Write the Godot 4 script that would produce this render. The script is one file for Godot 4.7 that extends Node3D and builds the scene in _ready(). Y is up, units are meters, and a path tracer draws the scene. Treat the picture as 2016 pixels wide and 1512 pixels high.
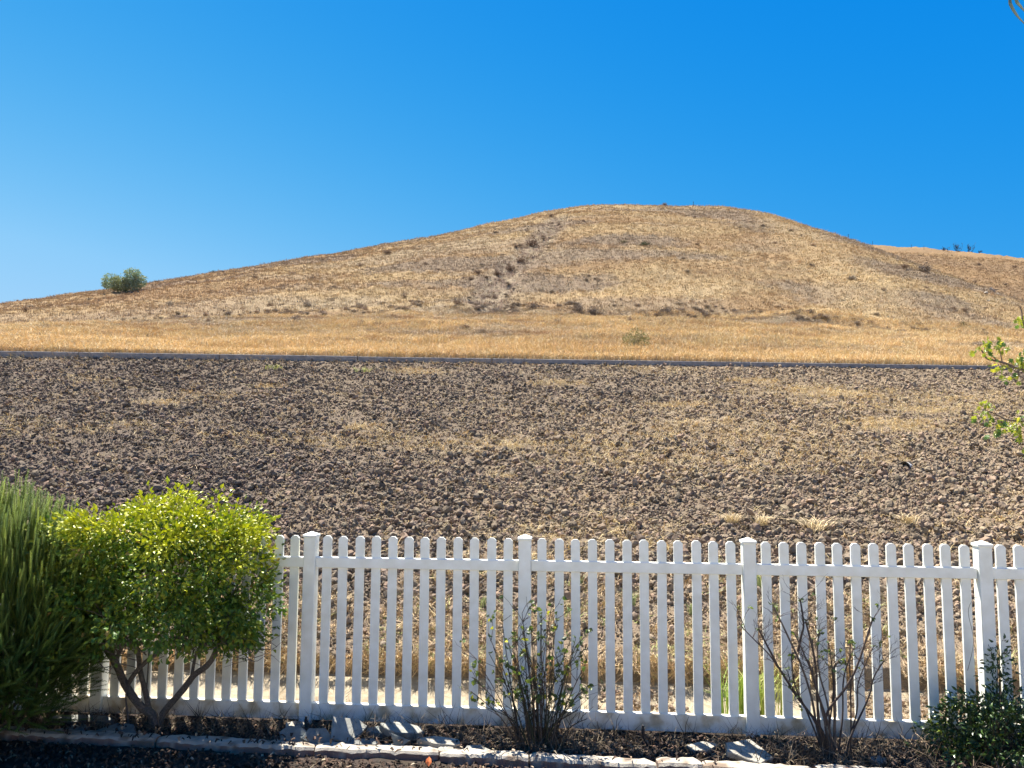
extends Node3D

const EYE := 2.218
const FENCE_YAW := 0.0778
var rng := RandomNumberGenerator.new()
var coarse := FastNoiseLite.new()
var fine := FastNoiseLite.new()
var patch := FastNoiseLite.new()
var taken := {}


# ------------------------------------------------------------------ helpers
func _noise(n: FastNoiseLite, sd: int, f: float, oct: int) -> void:
	n.noise_type = FastNoiseLite.TYPE_SIMPLEX_SMOOTH
	n.seed = sd
	n.frequency = f
	n.fractal_octaves = oct

func r(a: float, b: float) -> float:
	return rng.randf_range(a, b)

func numbered(called: String) -> String:
	var k: int = taken.get(called, 0)
	taken[called] = k + 1
	return called if k == 0 else "%s_%03d" % [called, k]

func tag(o: Node, label := "", category := "", group := "", kind := "") -> void:
	if label: o.set_meta("label", label)
	if category: o.set_meta("category", category)
	if group: o.set_meta("group", group)
	if kind: o.set_meta("kind", kind)

func thing(called: String, label: String, category: String, at := Vector3.ZERO, group := "") -> Node3D:
	var o := Node3D.new()
	o.name = numbered(called)
	add_child(o)
	o.position = at
	tag(o, label, category, group)
	return o

func obj(called: String, mesh: Mesh, m: Material, parent: Node = self) -> MeshInstance3D:
	var o := MeshInstance3D.new()
	o.mesh = mesh
	o.material_override = m
	if parent == self:
		o.name = numbered(called)
		add_child(o)
	else:
		o.name = called
		parent.add_child(o, true)
	return o

func swarm(called: String, mesh: Mesh, m: Material, places: Array, tints: Array, parent: Node) -> MultiMeshInstance3D:
	var mm := MultiMesh.new()
	mm.transform_format = MultiMesh.TRANSFORM_3D
	mm.use_colors = true
	mm.mesh = mesh
	mm.instance_count = places.size()
	for i in places.size():
		mm.set_instance_transform(i, places[i])
		mm.set_instance_color(i, tints[i])
	var o := MultiMeshInstance3D.new()
	o.multimesh = mm
	o.material_override = m
	o.name = numbered(called) if parent == self else called
	parent.add_child(o, true)
	o.set_meta("kind", "stuff")
	return o

func begin() -> SurfaceTool:
	var st := SurfaceTool.new()
	st.begin(Mesh.PRIMITIVE_TRIANGLES)
	st.set_smooth_group(-1)
	return st

func done(st: SurfaceTool) -> ArrayMesh:
	st.generate_normals()
	return st.commit()

func lin(cr: float, cg: float, cb: float) -> Color:
	return Color(cr, cg, cb).linear_to_srgb()

func mat(c: Color, rough := 0.9, vertex := false, back := Color.BLACK) -> StandardMaterial3D:
	var m := StandardMaterial3D.new()
	m.albedo_color = c
	m.roughness = rough
	m.vertex_color_use_as_albedo = vertex
	m.cull_mode = BaseMaterial3D.CULL_DISABLED
	m.metallic_specular = 0.4
	if back != Color.BLACK:
		m.backlight_enabled = true
		m.backlight = back
	return m

func noise_tex(sd: int, f: float, lo: Color, hi: Color, size := 512, oct := 5) -> NoiseTexture2D:
	var t := NoiseTexture2D.new()
	var n := FastNoiseLite.new()
	_noise(n, sd, f, oct)
	t.noise = n
	t.width = size
	t.height = size
	t.seamless = true
	var g := Gradient.new()
	g.set_color(0, lo)
	g.set_color(1, hi)
	t.color_ramp = g
	return t

func bump_tex(sd: int, f: float, strength: float, size := 512) -> NoiseTexture2D:
	var t := NoiseTexture2D.new()
	var n := FastNoiseLite.new()
	_noise(n, sd, f, 5)
	t.noise = n
	t.width = size
	t.height = size
	t.seamless = true
	t.as_normal_map = true
	t.bump_strength = strength
	return t

func triplanar(m: StandardMaterial3D, scale: float) -> void:
	m.uv1_triplanar = true
	m.uv1_world_triplanar = true
	m.uv1_scale = Vector3.ONE * scale

func tri(st: SurfaceTool, a: Vector3, b: Vector3, c: Vector3) -> void:
	st.add_vertex(a)
	st.add_vertex(b)
	st.add_vertex(c)

func quad(st: SurfaceTool, a: Vector3, b: Vector3, c: Vector3, d: Vector3) -> void:
	tri(st, a, b, c)
	tri(st, a, c, d)

func smooth_path(p: Array, n: int) -> Array:
	var out := []
	for i in p.size() - 1:
		var a: Vector3 = p[maxi(i - 1, 0)]
		var b: Vector3 = p[i]
		var c: Vector3 = p[i + 1]
		var d: Vector3 = p[mini(i + 2, p.size() - 1)]
		for k in n:
			out.append(b.cubic_interpolate(c, a, d, float(k) / n))
	out.append(p[p.size() - 1])
	return out

func tube(st: SurfaceTool, p: Array, r0: float, r1: float, sides := 6, knobbly := 0.0) -> void:
	st.set_smooth_group(0 if sides > 4 else -1)
	var prev := []
	var side := Vector3.RIGHT
	for i in p.size():
		var here: Vector3 = p[i]
		var t: Vector3 = (p[mini(i + 1, p.size() - 1)] - p[maxi(i - 1, 0)])
		t = t.normalized() if t.length() > 1e-6 else Vector3.UP
		side = (side - t * side.dot(t))
		side = side.normalized() if side.length() > 1e-4 else t.cross(Vector3.FORWARD).normalized()
		var up := t.cross(side)
		var rad := lerpf(r0, r1, float(i) / maxi(p.size() - 1, 1))
		var ring := []
		for k in sides:
			var a := TAU * k / sides
			var q := rad * (1.0 + knobbly * r(-1, 1))
			ring.append(here + (side * cos(a) + up * sin(a)) * q)
		if i > 0:
			for k in sides:
				var k2 := (k + 1) % sides
				quad(st, prev[k], prev[k2], ring[k2], ring[k])
		prev = ring
	st.set_smooth_group(-1)
	for k in range(1, sides - 1):
		tri(st, prev[0], prev[k], prev[k + 1])

func cham_box(st: SurfaceTool, c: Vector3, s: Vector3, b: float) -> void:
	# a box whose twelve edges are chamfered by b
	var h := s * 0.5
	for ax in 3:
		var u := (ax + 1) % 3
		var v := (ax + 2) % 3
		for sg in [-1.0, 1.0]:
			var f := []
			for q in [[-1, -1], [1, -1], [1, 1], [-1, 1]]:
				var p := Vector3.ZERO
				p[ax] = sg * h[ax]
				p[u] = q[0] * (h[u] - b)
				p[v] = q[1] * (h[v] - b)
				f.append(c + p)
			if sg > 0: f.reverse()
			quad(st, f[0], f[1], f[2], f[3])
		for su in [-1.0, 1.0]:
			for sv in [-1.0, 1.0]:
				var e := []
				for q in [[-1, 0], [1, 0], [1, 1], [-1, 1]]:
					var p := Vector3.ZERO
					p[ax] = q[0] * (h[ax] - b)
					p[u] = su * (h[u] - (b if q[1] else 0.0))
					p[v] = sv * (h[v] - (0.0 if q[1] else b))
					e.append(c + p)
				if su * sv > 0: e.reverse()
				quad(st, e[0], e[1], e[2], e[3])
	for sx in [-1.0, 1.0]:
		for sy in [-1.0, 1.0]:
			for sz in [-1.0, 1.0]:
				var k := [c + Vector3(sx * h.x, sy * (h.y - b), sz * (h.z - b)), c + Vector3(sx * (h.x - b), sy * h.y, sz * (h.z - b)), c + Vector3(sx * (h.x - b), sy * (h.y - b), sz * h.z)]
				if sx * sy * sz > 0: k.reverse()
				tri(st, k[0], k[1], k[2])

func prism(st: SurfaceTool, poly: PackedVector2Array, z0: float, z1: float) -> void:
	var idx := Geometry2D.triangulate_polygon(poly)
	for i in range(0, idx.size(), 3):
		var a := poly[idx[i]]
		var b := poly[idx[i + 1]]
		var c := poly[idx[i + 2]]
		tri(st, Vector3(a.x, a.y, z1), Vector3(b.x, b.y, z1), Vector3(c.x, c.y, z1))
		tri(st, Vector3(a.x, a.y, z0), Vector3(c.x, c.y, z0), Vector3(b.x, b.y, z0))
	for i in poly.size():
		var a := poly[i]
		var b := poly[(i + 1) % poly.size()]
		quad(st, Vector3(a.x, a.y, z0), Vector3(b.x, b.y, z0), Vector3(b.x, b.y, z1), Vector3(a.x, a.y, z1))

func leaf_mesh(l: float, w: float, fold := 0.25, curl := 0.2) -> ArrayMesh:
	# a leaf that grows along +y from its stalk, folded along the midrib
	var st := begin()
	var b := Vector3.ZERO
	var c := Vector3(0, l * 0.45, 0)
	var t := Vector3(0, l, -curl * l)
	for s in [-1.0, 1.0]:
		var e := Vector3(s * w * 0.5, l * 0.35, fold * w)
		var e2 := Vector3(s * w * 0.4, l * 0.68, fold * w - curl * l * 0.4)
		tri(st, b, e, c)
		tri(st, c, e, e2)
		tri(st, c, e2, t)
	return done(st)

func lobed_leaf_mesh(l: float) -> ArrayMesh:
	# a five-pointed leaf, as on a maple
	var st := begin()
	var c := Vector3(0, l * 0.42, 0)
	var rim := []
	var ang := [-150.0, -120.0, -92.0, -66.0, -45.0, -22.0, 0.0, 22.0, 45.0, 66.0, 92.0, 120.0, 150.0]
	var rad := [0.36, 0.30, 0.5, 0.27, 0.55, 0.3, 0.62, 0.3, 0.55, 0.27, 0.5, 0.30, 0.36]
	for i in ang.size():
		var a := deg_to_rad(ang[i])
		rim.append(c + Vector3(sin(a) * rad[i] * l, cos(a) * rad[i] * l, -0.25 * l * rad[i] * rad[i] * (2.0 if i % 2 == 0 else 0.5)))
	for i in rim.size() - 1:
		tri(st, c, rim[i], rim[i + 1])
	tri(st, c, rim[rim.size() - 1], Vector3(0, 0.02 * l, 0))
	tri(st, c, Vector3(0, 0.02 * l, 0), rim[0])
	return done(st)

func blade(st: SurfaceTool, p: Vector3, lean: Vector3, h: float, w: float, droop: float) -> void:
	var s := lean.cross(Vector3.UP)
	s = (s.normalized() if s.length() > 1e-3 else Vector3.RIGHT) * w * 0.5
	var a := p + (Vector3.UP + lean * 0.5) * h * 0.55
	var t := p + (Vector3.UP * (1.0 - droop) + lean) * h
	quad(st, p - s, p + s, a + s * 0.8, a - s * 0.8)
	tri(st, a - s * 0.8, a + s * 0.8, t)

func tuft_mesh(n: int, h: float, w: float, spread: float, base: float) -> ArrayMesh:
	var st := begin()
	for i in n:
		var a := r(0, TAU)
		var lean := Vector3(cos(a), 0, sin(a)) * r(0.1, spread)
		blade(st, Vector3(r(-base, base), -0.02, r(-base, base)), lean, h * r(0.55, 1.0), w * r(0.7, 1.3), r(0.0, 0.45))
	return done(st)

func clod_mesh(sd: int) -> ArrayMesh:
	# a lump of dry clay: a sphere cut by planes and roughened
	var n := FastNoiseLite.new()
	_noise(n, sd, 0.9, 3)
	var cuts := []
	for i in 9:
		cuts.append([Vector3(r(-1, 1), r(-1, 1), r(-1, 1)).normalized(), r(0.42, 0.8)])
	var rings := 5
	var segs := 7
	var grid := []
	for i in rings + 1:
		var row := []
		for k in segs:
			var th := PI * i / rings
			var ph := TAU * k / segs
			var d := Vector3(sin(th) * cos(ph), cos(th), sin(th) * sin(ph))
			var q := 1.0 + 0.5 * n.get_noise_3dv(d * 1.5) + r(-0.08, 0.08)
			for c in cuts:
				var along: float = d.dot(c[0])
				if along > 0.05: q = minf(q, c[1] / along)
			row.append(d * q * 0.5)
		grid.append(row)
	var st := begin()
	st.set_smooth_group(-1)
	for i in rings:
		for k in segs:
			var k2 := (k + 1) % segs
			if i > 0: tri(st, grid[i][k], grid[i][k2], grid[i + 1][k2])
			if i < rings - 1: tri(st, grid[i][k], grid[i + 1][k2], grid[i + 1][k])
			if i == 0: tri(st, grid[0][0], grid[1][k2], grid[1][k])
	return done(st)

func turned(at: Vector3, tilt: float, size: Vector3) -> Transform3D:
	var b := Basis(Vector3.UP, r(0, TAU)) * Basis(Vector3.RIGHT, r(-tilt, tilt)) * Basis(Vector3.FORWARD, r(-tilt, tilt))
	return Transform3D(b.scaled_local(size), at)

func facing(at: Vector3, along: Vector3, size: float, roll := -1.0) -> Transform3D:
	# +y of the mesh points along
	var y := along.normalized()
	var x := y.cross(Vector3(0.31, 0.2, 0.93)).normalized()
	var b := Basis(x, y, x.cross(y)) 
	b = b * Basis(Vector3.UP, r(0, TAU) if roll < 0.0 else roll)
	return Transform3D(b.scaled(Vector3.ONE) * Basis.from_scale(Vector3.ONE * size), at)

func jig(c: Color, a: float) -> Color:
	var k := 1.0 + r(-a, a)
	return Color(c.r * k * (1.0 + r(-a, a) * 0.3), c.g * k, c.b * k * (1.0 + r(-a, a) * 0.3))


# ------------------------------------------------------------------ lie of the land
func wall_d(x: float) -> float:
	return 22.6 + 0.073 * x

func foot_d(x: float) -> float:
	return 7.73 - 0.076 * clampf(x, -14.0, 14.0)

func slope_h(x: float, d: float) -> float:
	var u := clampf((d - foot_d(x)) / (wall_d(x) - foot_d(x)), 0.0, 1.0)
	return lerpf(0.17, 4.895 + 0.0012 * x, u) + 0.05 * coarse.get_noise_2d(x * 3.0, d * 3.0) * minf(1.0, u * 8.0 + 0.3) * minf(1.0, (1.0 - u) * 8.0)

func along(v: Array, x: float) -> float:
	var f := clampf((x + 120.0) / 10.0, 0.0, v.size() - 1.001)
	var i := int(f)
	return cubic_interpolate(v[i], v[i + 1], v[maxi(i - 1, 0)], v[mini(i + 2, v.size() - 1)], f - i)

func bulge(t: float) -> float:
	return 1.0 - pow(1.0 - t, 1.15) if t < 1.0 else 1.0 - 0.9 * (t - 1.0) * (t - 1.0)

const CREST := [8.0, 8.0, 8.0, 9.0, 11.2, 15.0, 18.7, 22.7, 24.6, 26.7, 28.8, 30.7, 33.2, 35.1, 35.0, 34.7, 30.7, 22.8, 20.8, 18.0, 15.3, 12.5, 9.7, 8.0, 8.0, 8.0, 8.0]
const BACK_CREST := [36.2, 36.2, 36.2, 35.9, 35.5, 34.7, 33.6, 32.3, 31.0, 30.7, 30.7]
const GULLY := [Vector2(5.0, 84.0), Vector2(2.6, 70.0), Vector2(0.4, 61.0), Vector2(-1.0, 55.0), Vector2(-1.6, 49.0), Vector2(-1.0, 46.5)]

func gully_near(x: float, d: float) -> float:
	if d < 45.0 or d > 86.0 or absf(x) > 9.0: return 9.0
	var best := 9.0
	for i in GULLY.size() - 1:
		best = minf(best, Vector2(x, d).distance_to(Geometry2D.get_closest_point_to_segment(Vector2(x, d), GULLY[i], GULLY[i + 1])))
	return best

func hill_h(x: float, d: float) -> float:
	var w := wall_d(x)
	var left := clampf(x, -45.0, 0.0)
	var right := clampf(x, 0.0, 45.0)
	var toe := 10.65 - 0.00118 * left * left - 0.0019 * right * right
	var h := 5.0 + (toe - 5.0) * maxf(0.0, (d - w) / (46.0 - w))
	if d > 46.0:
		h = toe + (along(CREST, x) - toe) * bulge((d - 46.0) / 54.0)
	if d > 62.0 and x > 10.0:
		var b := 8.0 + (along(BACK_CREST, x - 140.0) - 8.0) * bulge((d - 62.0) / 58.0)
		h = maxf(h, b - maxf(0.0, (30.0 - x) * 0.5))
	var near := smoothstep(0.0, 5.0, d - w)
	h += near * (0.30 * coarse.get_noise_2d(x, d) + 0.10 * fine.get_noise_2d(x, d))
	var step_at := 45.6 + 1.6 * coarse.get_noise_2d(x * 1.3 + 90.0, 3.0)
	var strength := smoothstep(-16.0, -8.0, x) * (1.0 - smoothstep(20.0, 28.0, x)) * (0.5 + 0.5 * clampf(2.0 * coarse.get_noise_2d(x * 2.0, 77.0) + 0.5, 0.0, 1.0))
	h += 0.32 * strength * smoothstep(-0.35, 0.35, d - step_at) * (1.0 - smoothstep(0.5, 7.0, d - step_at))
	if d > 46.0:
		h += 0.21 * smoothstep(46.0, 52.0, d) * fine.get_noise_2d(x * 2.3, d * 3.0)
		h -= 0.45 * (1.0 - smoothstep(0.3, 1.7, gully_near(x, d) + 0.5 * fine.get_noise_2d(x * 3.0, d * 3.0)))
	return h

const GOLD := Color(0.50, 0.38, 0.215)
const PALE := Color(0.405, 0.31, 0.178)
const BROWN := Color(0.295, 0.198, 0.113)
const GREY := Color(0.245, 0.20, 0.155)
const DIRT := Color(0.35, 0.29, 0.21)

func hill_tint(x: float, d: float) -> Color:
	var a := patch.get_noise_2d(x * 0.7, d * 1.5)
	var b := patch.get_noise_2d(x * 0.45 + 300.0, d * 1.1)
	var c := fine.get_noise_2d(x * 1.7 + 50.0, d * 1.7)
	var near := patch.get_noise_2d(x * 1.5 + 40.0, d * 4.5)
	var col: Color
	if d + 3.0 * coarse.get_noise_2d(x * 1.2, d * 1.2) < 45.8:
		col = GOLD.lerp(PALE, smoothstep(-0.3, 0.25, a + 0.35 * c))
		col = col.lerp(Color(0.50, 0.42, 0.27), 0.6 * smoothstep(0.05, 0.35, c + 0.3 * b))
		col = col.lerp(BROWN, 0.45 * smoothstep(0.05, 0.4, b))
		col = col.lerp(GREY, 0.75 * smoothstep(0.18, 0.42, b + 0.25 * a) * smoothstep(27.0, 33.0, d))
		col = col.lerp(Color(0.37, 0.30, 0.21), 0.85 * smoothstep(0.0, 0.28, near))
		col = col.lerp(BROWN, 0.6 * smoothstep(0.12, 0.35, -near))
		col = col.lerp(GOLD, 0.7 * (1.0 - smoothstep(24.5, 28.0, d)))
		col = col.lerp(GREY, 0.55 * smoothstep(41.0, 45.0, d) * smoothstep(-0.15, 0.2, a))
	else:
		col = BROWN.lerp(PALE, 0.2 + 0.6 * smoothstep(-0.35, 0.35, a + 0.3 * c))
		col = col.lerp(GREY, 0.75 * smoothstep(0.0, 0.35, b + 0.2 * c))
		col = col.lerp(DIRT, 0.55 * smoothstep(0.1, 0.45, -b))
		var low := 1.0 - smoothstep(48.0, 55.0, d)
		col = col.lerp(GOLD, 0.9 * low * smoothstep(-0.2, 0.1, a) * smoothstep(0.0, 6.0, x))
		col = col.lerp(GREY, 0.7 * low * (1.0 - smoothstep(0.0, 6.0, x)) * smoothstep(-0.2, 0.15, b))
		col = col.lerp(GOLD, 0.4 * smoothstep(86.0, 98.0, d) * (1.0 - smoothstep(34.0, 44.0, x)))
		col = col.lerp(BROWN, 0.7 * smoothstep(38.0, 48.0, x))
		var flank := 1.0 - smoothstep(1.0, 5.0, absf(x - (26.0 + (d - 60.0) * 0.18)))
		col = col.lerp(GOLD, 0.5 * flank)
		var g := gully_near(x, d)
		if g < 2.2: col = col.lerp(DIRT.lerp(Color(0.20, 0.15, 0.12), smoothstep(-0.1, 0.15, c)), 0.9 * (1.0 - smoothstep(0.6, 2.2, g)))
	var warm := smoothstep(-8.0, -30.0, x) * smoothstep(44.0, 50.0, d)
	return col.lerp(Color(0.31, 0.195, 0.12), 0.2 * warm)

func soil_tint(x: float, d: float) -> Color:
	var a := patch.get_noise_2d(x * 1.2, d * 2.6)
	var k := clampf(0.5 + x / 16.0 + 0.5 * a, 0.0, 1.0)
	return Color(0.215, 0.174, 0.136).lerp(Color(0.355, 0.278, 0.195), k)

const STRAW_SPOTS := [Vector3(6.5, 20.7, 1.0), Vector3(8.1, 19.4, 1.3), Vector3(8.0, 16.3, 1.3), Vector3(3.9, 17.9, 0.8), Vector3(1.2, 19.9, 0.9), Vector3(-2.5, 21.0, 1.0), Vector3(-0.2, 13.0, 0.35), Vector3(-8.1, 17.5, 0.6), Vector3(0.0, 14.6, 0.5), Vector3(-3.0, 15.8, 0.5), Vector3(9.6, 17.6, 0.9), Vector3(-6.0, 19.0, 0.5)]

func straw_share(x: float, d: float) -> float:
	var s := 0.55 * smoothstep(0.08, 0.42, patch.get_noise_2d(x * 1.1 + 700.0, d * 3.6) + 0.012 * x)
	s += 0.16 * smoothstep(13.5, 16.0, d) * (1.0 - smoothstep(17.5, 19.0, d)) * smoothstep(-6.0, 6.0, x)
	for q in STRAW_SPOTS:
		var e := Vector2((x - q.x) / q.z, (d - q.y) / (q.z * 0.45)).length() + 0.5 * fine.get_noise_2d(x * 6.0, d * 6.0)
		s += 1.6 * (1.0 - smoothstep(0.5, 1.1, e))
	s += 0.3 * (1.0 - smoothstep(0.2, 0.6, wall_d(x) - d))
	return s * 0.85


# ------------------------------------------------------------------ sky, sun, camera
func make_sky() -> Sky:
	var w := 1024
	var h := 512
	var im := Image.create(w, h, false, Image.FORMAT_RGBF)
	var deep := Color(0.001, 0.222, 0.800)
	var pale := Color(0.270, 0.610, 0.960)
	var sun := Vector3(-sin(SUN_AZ) * cos(SUN_EL), sin(SUN_EL), -cos(SUN_AZ) * cos(SUN_EL))
	for y in h:
		var el := PI * 0.5 - PI * (y + 0.5) / h
		for x in w:
			var az := TAU * (x + 0.5) / w
			var dir := Vector3(sin(az) * cos(el), sin(el), -cos(az) * cos(el))
			var k := 0.66 + 1.75 * pow(0.5 + 0.5 * cos(az + deg_to_rad(50.0)), 3.2)
			var t := maxf(0.0, k * exp(-maxf(rad_to_deg(el), 0.0) / 18.0) - 0.1)
			var c := deep.lerp(pale, t) if t < 1.0 else pale.lerp(Color(0.62, 0.80, 0.98), minf((t - 1.0) / 1.2, 1.0))
			c.r = lerpf(deep.r, pale.r, pow(t, 1.9)) if t < 1.0 else c.r
			var off := rad_to_deg(dir.angle_to(sun))
			c += Color(1.0, 0.98, 0.92) * (1.8 * exp(-off / 5.0) + 0.03 * exp(-off / 14.0))
			if el < 0.0: c = Color(0.22, 0.17, 0.11)
			im.set_pixel(x, y, c * (1.0 / 3.65))
	var pm := PanoramaSkyMaterial.new()
	pm.panorama = ImageTexture.create_from_image(im)
	var s := Sky.new()
	s.sky_material = pm
	return s

const SUN_AZ := 0.52
const SUN_EL := 1.117


func _ready() -> void:
	rng.seed = 7
	_noise(coarse, 11, 0.11, 3)
	_noise(fine, 23, 0.55, 3)
	_noise(patch, 37, 0.075, 4)
	var cam := Camera3D.new()
	cam.name = "camera"
	cam.fov = 53.06
	cam.near = 0.05
	cam.far = 2000.0
	cam.transform = Transform3D(Basis(Vector3.RIGHT, 0.0909) * Basis(Vector3.BACK, 0.00557), Vector3(0, EYE, 0))
	add_child(cam)
	cam.current = true
	var env := Environment.new()
	env.background_mode = Environment.BG_SKY
	env.sky = make_sky()
	env.tonemap_mode = Environment.TONE_MAPPER_LINEAR
	env.tonemap_exposure = 3.65
	env.sdfgi_enabled = true
	env.ssao_enabled = true
	env.ssil_enabled = true
	var we := WorldEnvironment.new()
	we.name = "world_environment"
	we.environment = env
	add_child(we)
	var sun := DirectionalLight3D.new()
	sun.name = "sun"
	sun.light_energy = 1.6
	sun.light_color = Color(1.0, 0.97, 0.915)
	sun.light_angular_distance = 0.5
	sun.shadow_enabled = true
	add_child(sun)
	sun.look_at_from_position(Vector3(-sin(SUN_AZ) * cos(SUN_EL), sin(SUN_EL), -cos(SUN_AZ) * cos(SUN_EL)) * 50.0, Vector3.ZERO)

	ground()
	hill()
	ploughed_slope()
	gutter()
	picket_fence()
	edging()
	hill_plants()
	slope_plants()
	bed()
	rosemary()
	green_shrub()
	rose_one()
	rose_two()
	dark_shrub()
	leafy_tree()


# ------------------------------------------------------------------ setting
func sheet(cols: int, rows: int, place: Callable, paint: Callable) -> ArrayMesh:
	var v := PackedVector3Array()
	var c := PackedColorArray()
	var n := PackedVector3Array()
	var idx := PackedInt32Array()
	for j in rows + 1:
		for i in cols + 1:
			var p: Vector3 = place.call(float(i) / cols, float(j) / rows)
			v.append(p)
			c.append(paint.call(p))
	n.resize(v.size())
	for j in rows:
		for i in cols:
			var a := j * (cols + 1) + i
			var b := a + cols + 1
			idx.append_array([a, b, a + 1, a + 1, b, b + 1])
			var f := (v[b] - v[a]).cross(v[a + 1] - v[a])
			if f.y < 0.0: f = -f
			n[a] += f
			n[a + 1] += f
			n[b] += f
			n[b + 1] += f
	for i in n.size(): n[i] = n[i].normalized()
	var arr := []
	arr.resize(Mesh.ARRAY_MAX)
	arr[Mesh.ARRAY_VERTEX] = v
	arr[Mesh.ARRAY_NORMAL] = n
	arr[Mesh.ARRAY_COLOR] = c
	arr[Mesh.ARRAY_INDEX] = idx
	var m := ArrayMesh.new()
	m.add_surface_from_arrays(Mesh.PRIMITIVE_TRIANGLES, arr)
	return m

func ground() -> void:
	var pm := PlaneMesh.new()
	pm.size = Vector2(1600, 1600)
	var far := obj("ground", pm, mat(lin(0.30, 0.22, 0.13), 1.0))
	far.position.y = -1.2
	tag(far, "dry ground that runs on to the horizon", "ground", "", "structure")
	# the garden bed: dark mulch from the added slab to the fence
	var m := mat(Color.WHITE, 0.95, true)
	m.normal_enabled = true
	m.normal_texture = bump_tex(5, 0.05, 6.0)
	triplanar(m, 2.5)
	var bed_mesh := sheet(300, 90, func(u: float, v: float) -> Vector3:
		var x := lerpf(-9.0, 9.0, u)
		var z := lerpf(-2.6, -6.77 + 0.078 * (x + 1.763), v)
		return Vector3(x, -0.035 + 0.036 * smoothstep(0.975, 0.99, v) + 0.022 * fine.get_noise_2d(x * 5.0, z * 5.0) + 0.02 * coarse.get_noise_2d(x * 5.0, z * 5.0), z),
		func(p: Vector3) -> Color:
			var k := 0.5 + 0.5 * fine.get_noise_2d(p.x * 9.0, p.z * 9.0)
			return Color(0.016, 0.012, 0.010).lerp(Color(0.045, 0.031, 0.022), k))
	tag(obj("mulch_bed", bed_mesh, m), "dark mulch bed along the foot of the white fence", "mulch", "", "structure")
	var added_patio := BoxMesh.new()  # unseen slab behind the camera, added for the light it bounces
	added_patio.size = Vector3(26, 0.12, 12)
	var pt := obj("added_patio", added_patio, mat(lin(0.52, 0.48, 0.38), 0.9))
	pt.position = Vector3(0, -0.07, 3.4)
	tag(pt, "pale paved slab added unseen behind the viewer to bounce light", "added_patio", "", "structure")
	# unseen stucco front, added to bounce warm light onto the fence
	var hs := thing("added_house", "cream stucco front with a sliding door, added unseen to bounce light", "added_house", Vector3(0, 0, 5.4))
	var cream := mat(lin(0.64, 0.60, 0.47), 0.9)
	cream.normal_enabled = true
	cream.normal_texture = bump_tex(31, 0.2, 3.0, 256)
	triplanar(cream, 1.5)
	var st := begin()
	cham_box(st, Vector3(-4.9, 1.5, 0.15), Vector3(7.0, 3.4, 0.3), 0.01)
	cham_box(st, Vector3(4.9, 1.5, 0.15), Vector3(7.0, 3.4, 0.3), 0.01)
	cham_box(st, Vector3(0, 2.7, 0.15), Vector3(2.8, 1.0, 0.3), 0.01)
	obj("wall", done(st), cream, hs)
	st = begin()
	for e in [Vector3(-1.36, 1.1, 0.12), Vector3(0, 1.1, 0.12), Vector3(1.36, 1.1, 0.12)]: cham_box(st, e, Vector3(0.07, 2.2, 0.08), 0.004)
	cham_box(st, Vector3(0, 2.165, 0.12), Vector3(2.65, 0.07, 0.08), 0.004)
	var door := obj("sliding_door", done(st), mat(lin(0.8, 0.8, 0.78), 0.4), hs)
	st = begin()
	cham_box(st, Vector3(0, 1.07, 0.12), Vector3(2.66, 2.1, 0.012), 0.002)
	obj("glass", done(st), mat(lin(0.03, 0.035, 0.04), 0.05), door)
	st = begin()
	quad(st, Vector3(-9, 3.1, -0.5), Vector3(9, 3.1, -0.5), Vector3(9, 5.2, 4.5), Vector3(-9, 5.2, 4.5))
	quad(st, Vector3(-9, 2.98, -0.5), Vector3(9, 2.98, -0.5), Vector3(9, 3.1, -0.5), Vector3(-9, 3.1, -0.5))
	obj("roof", done(st), mat(lin(0.24, 0.15, 0.11), 0.9), hs)

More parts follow.
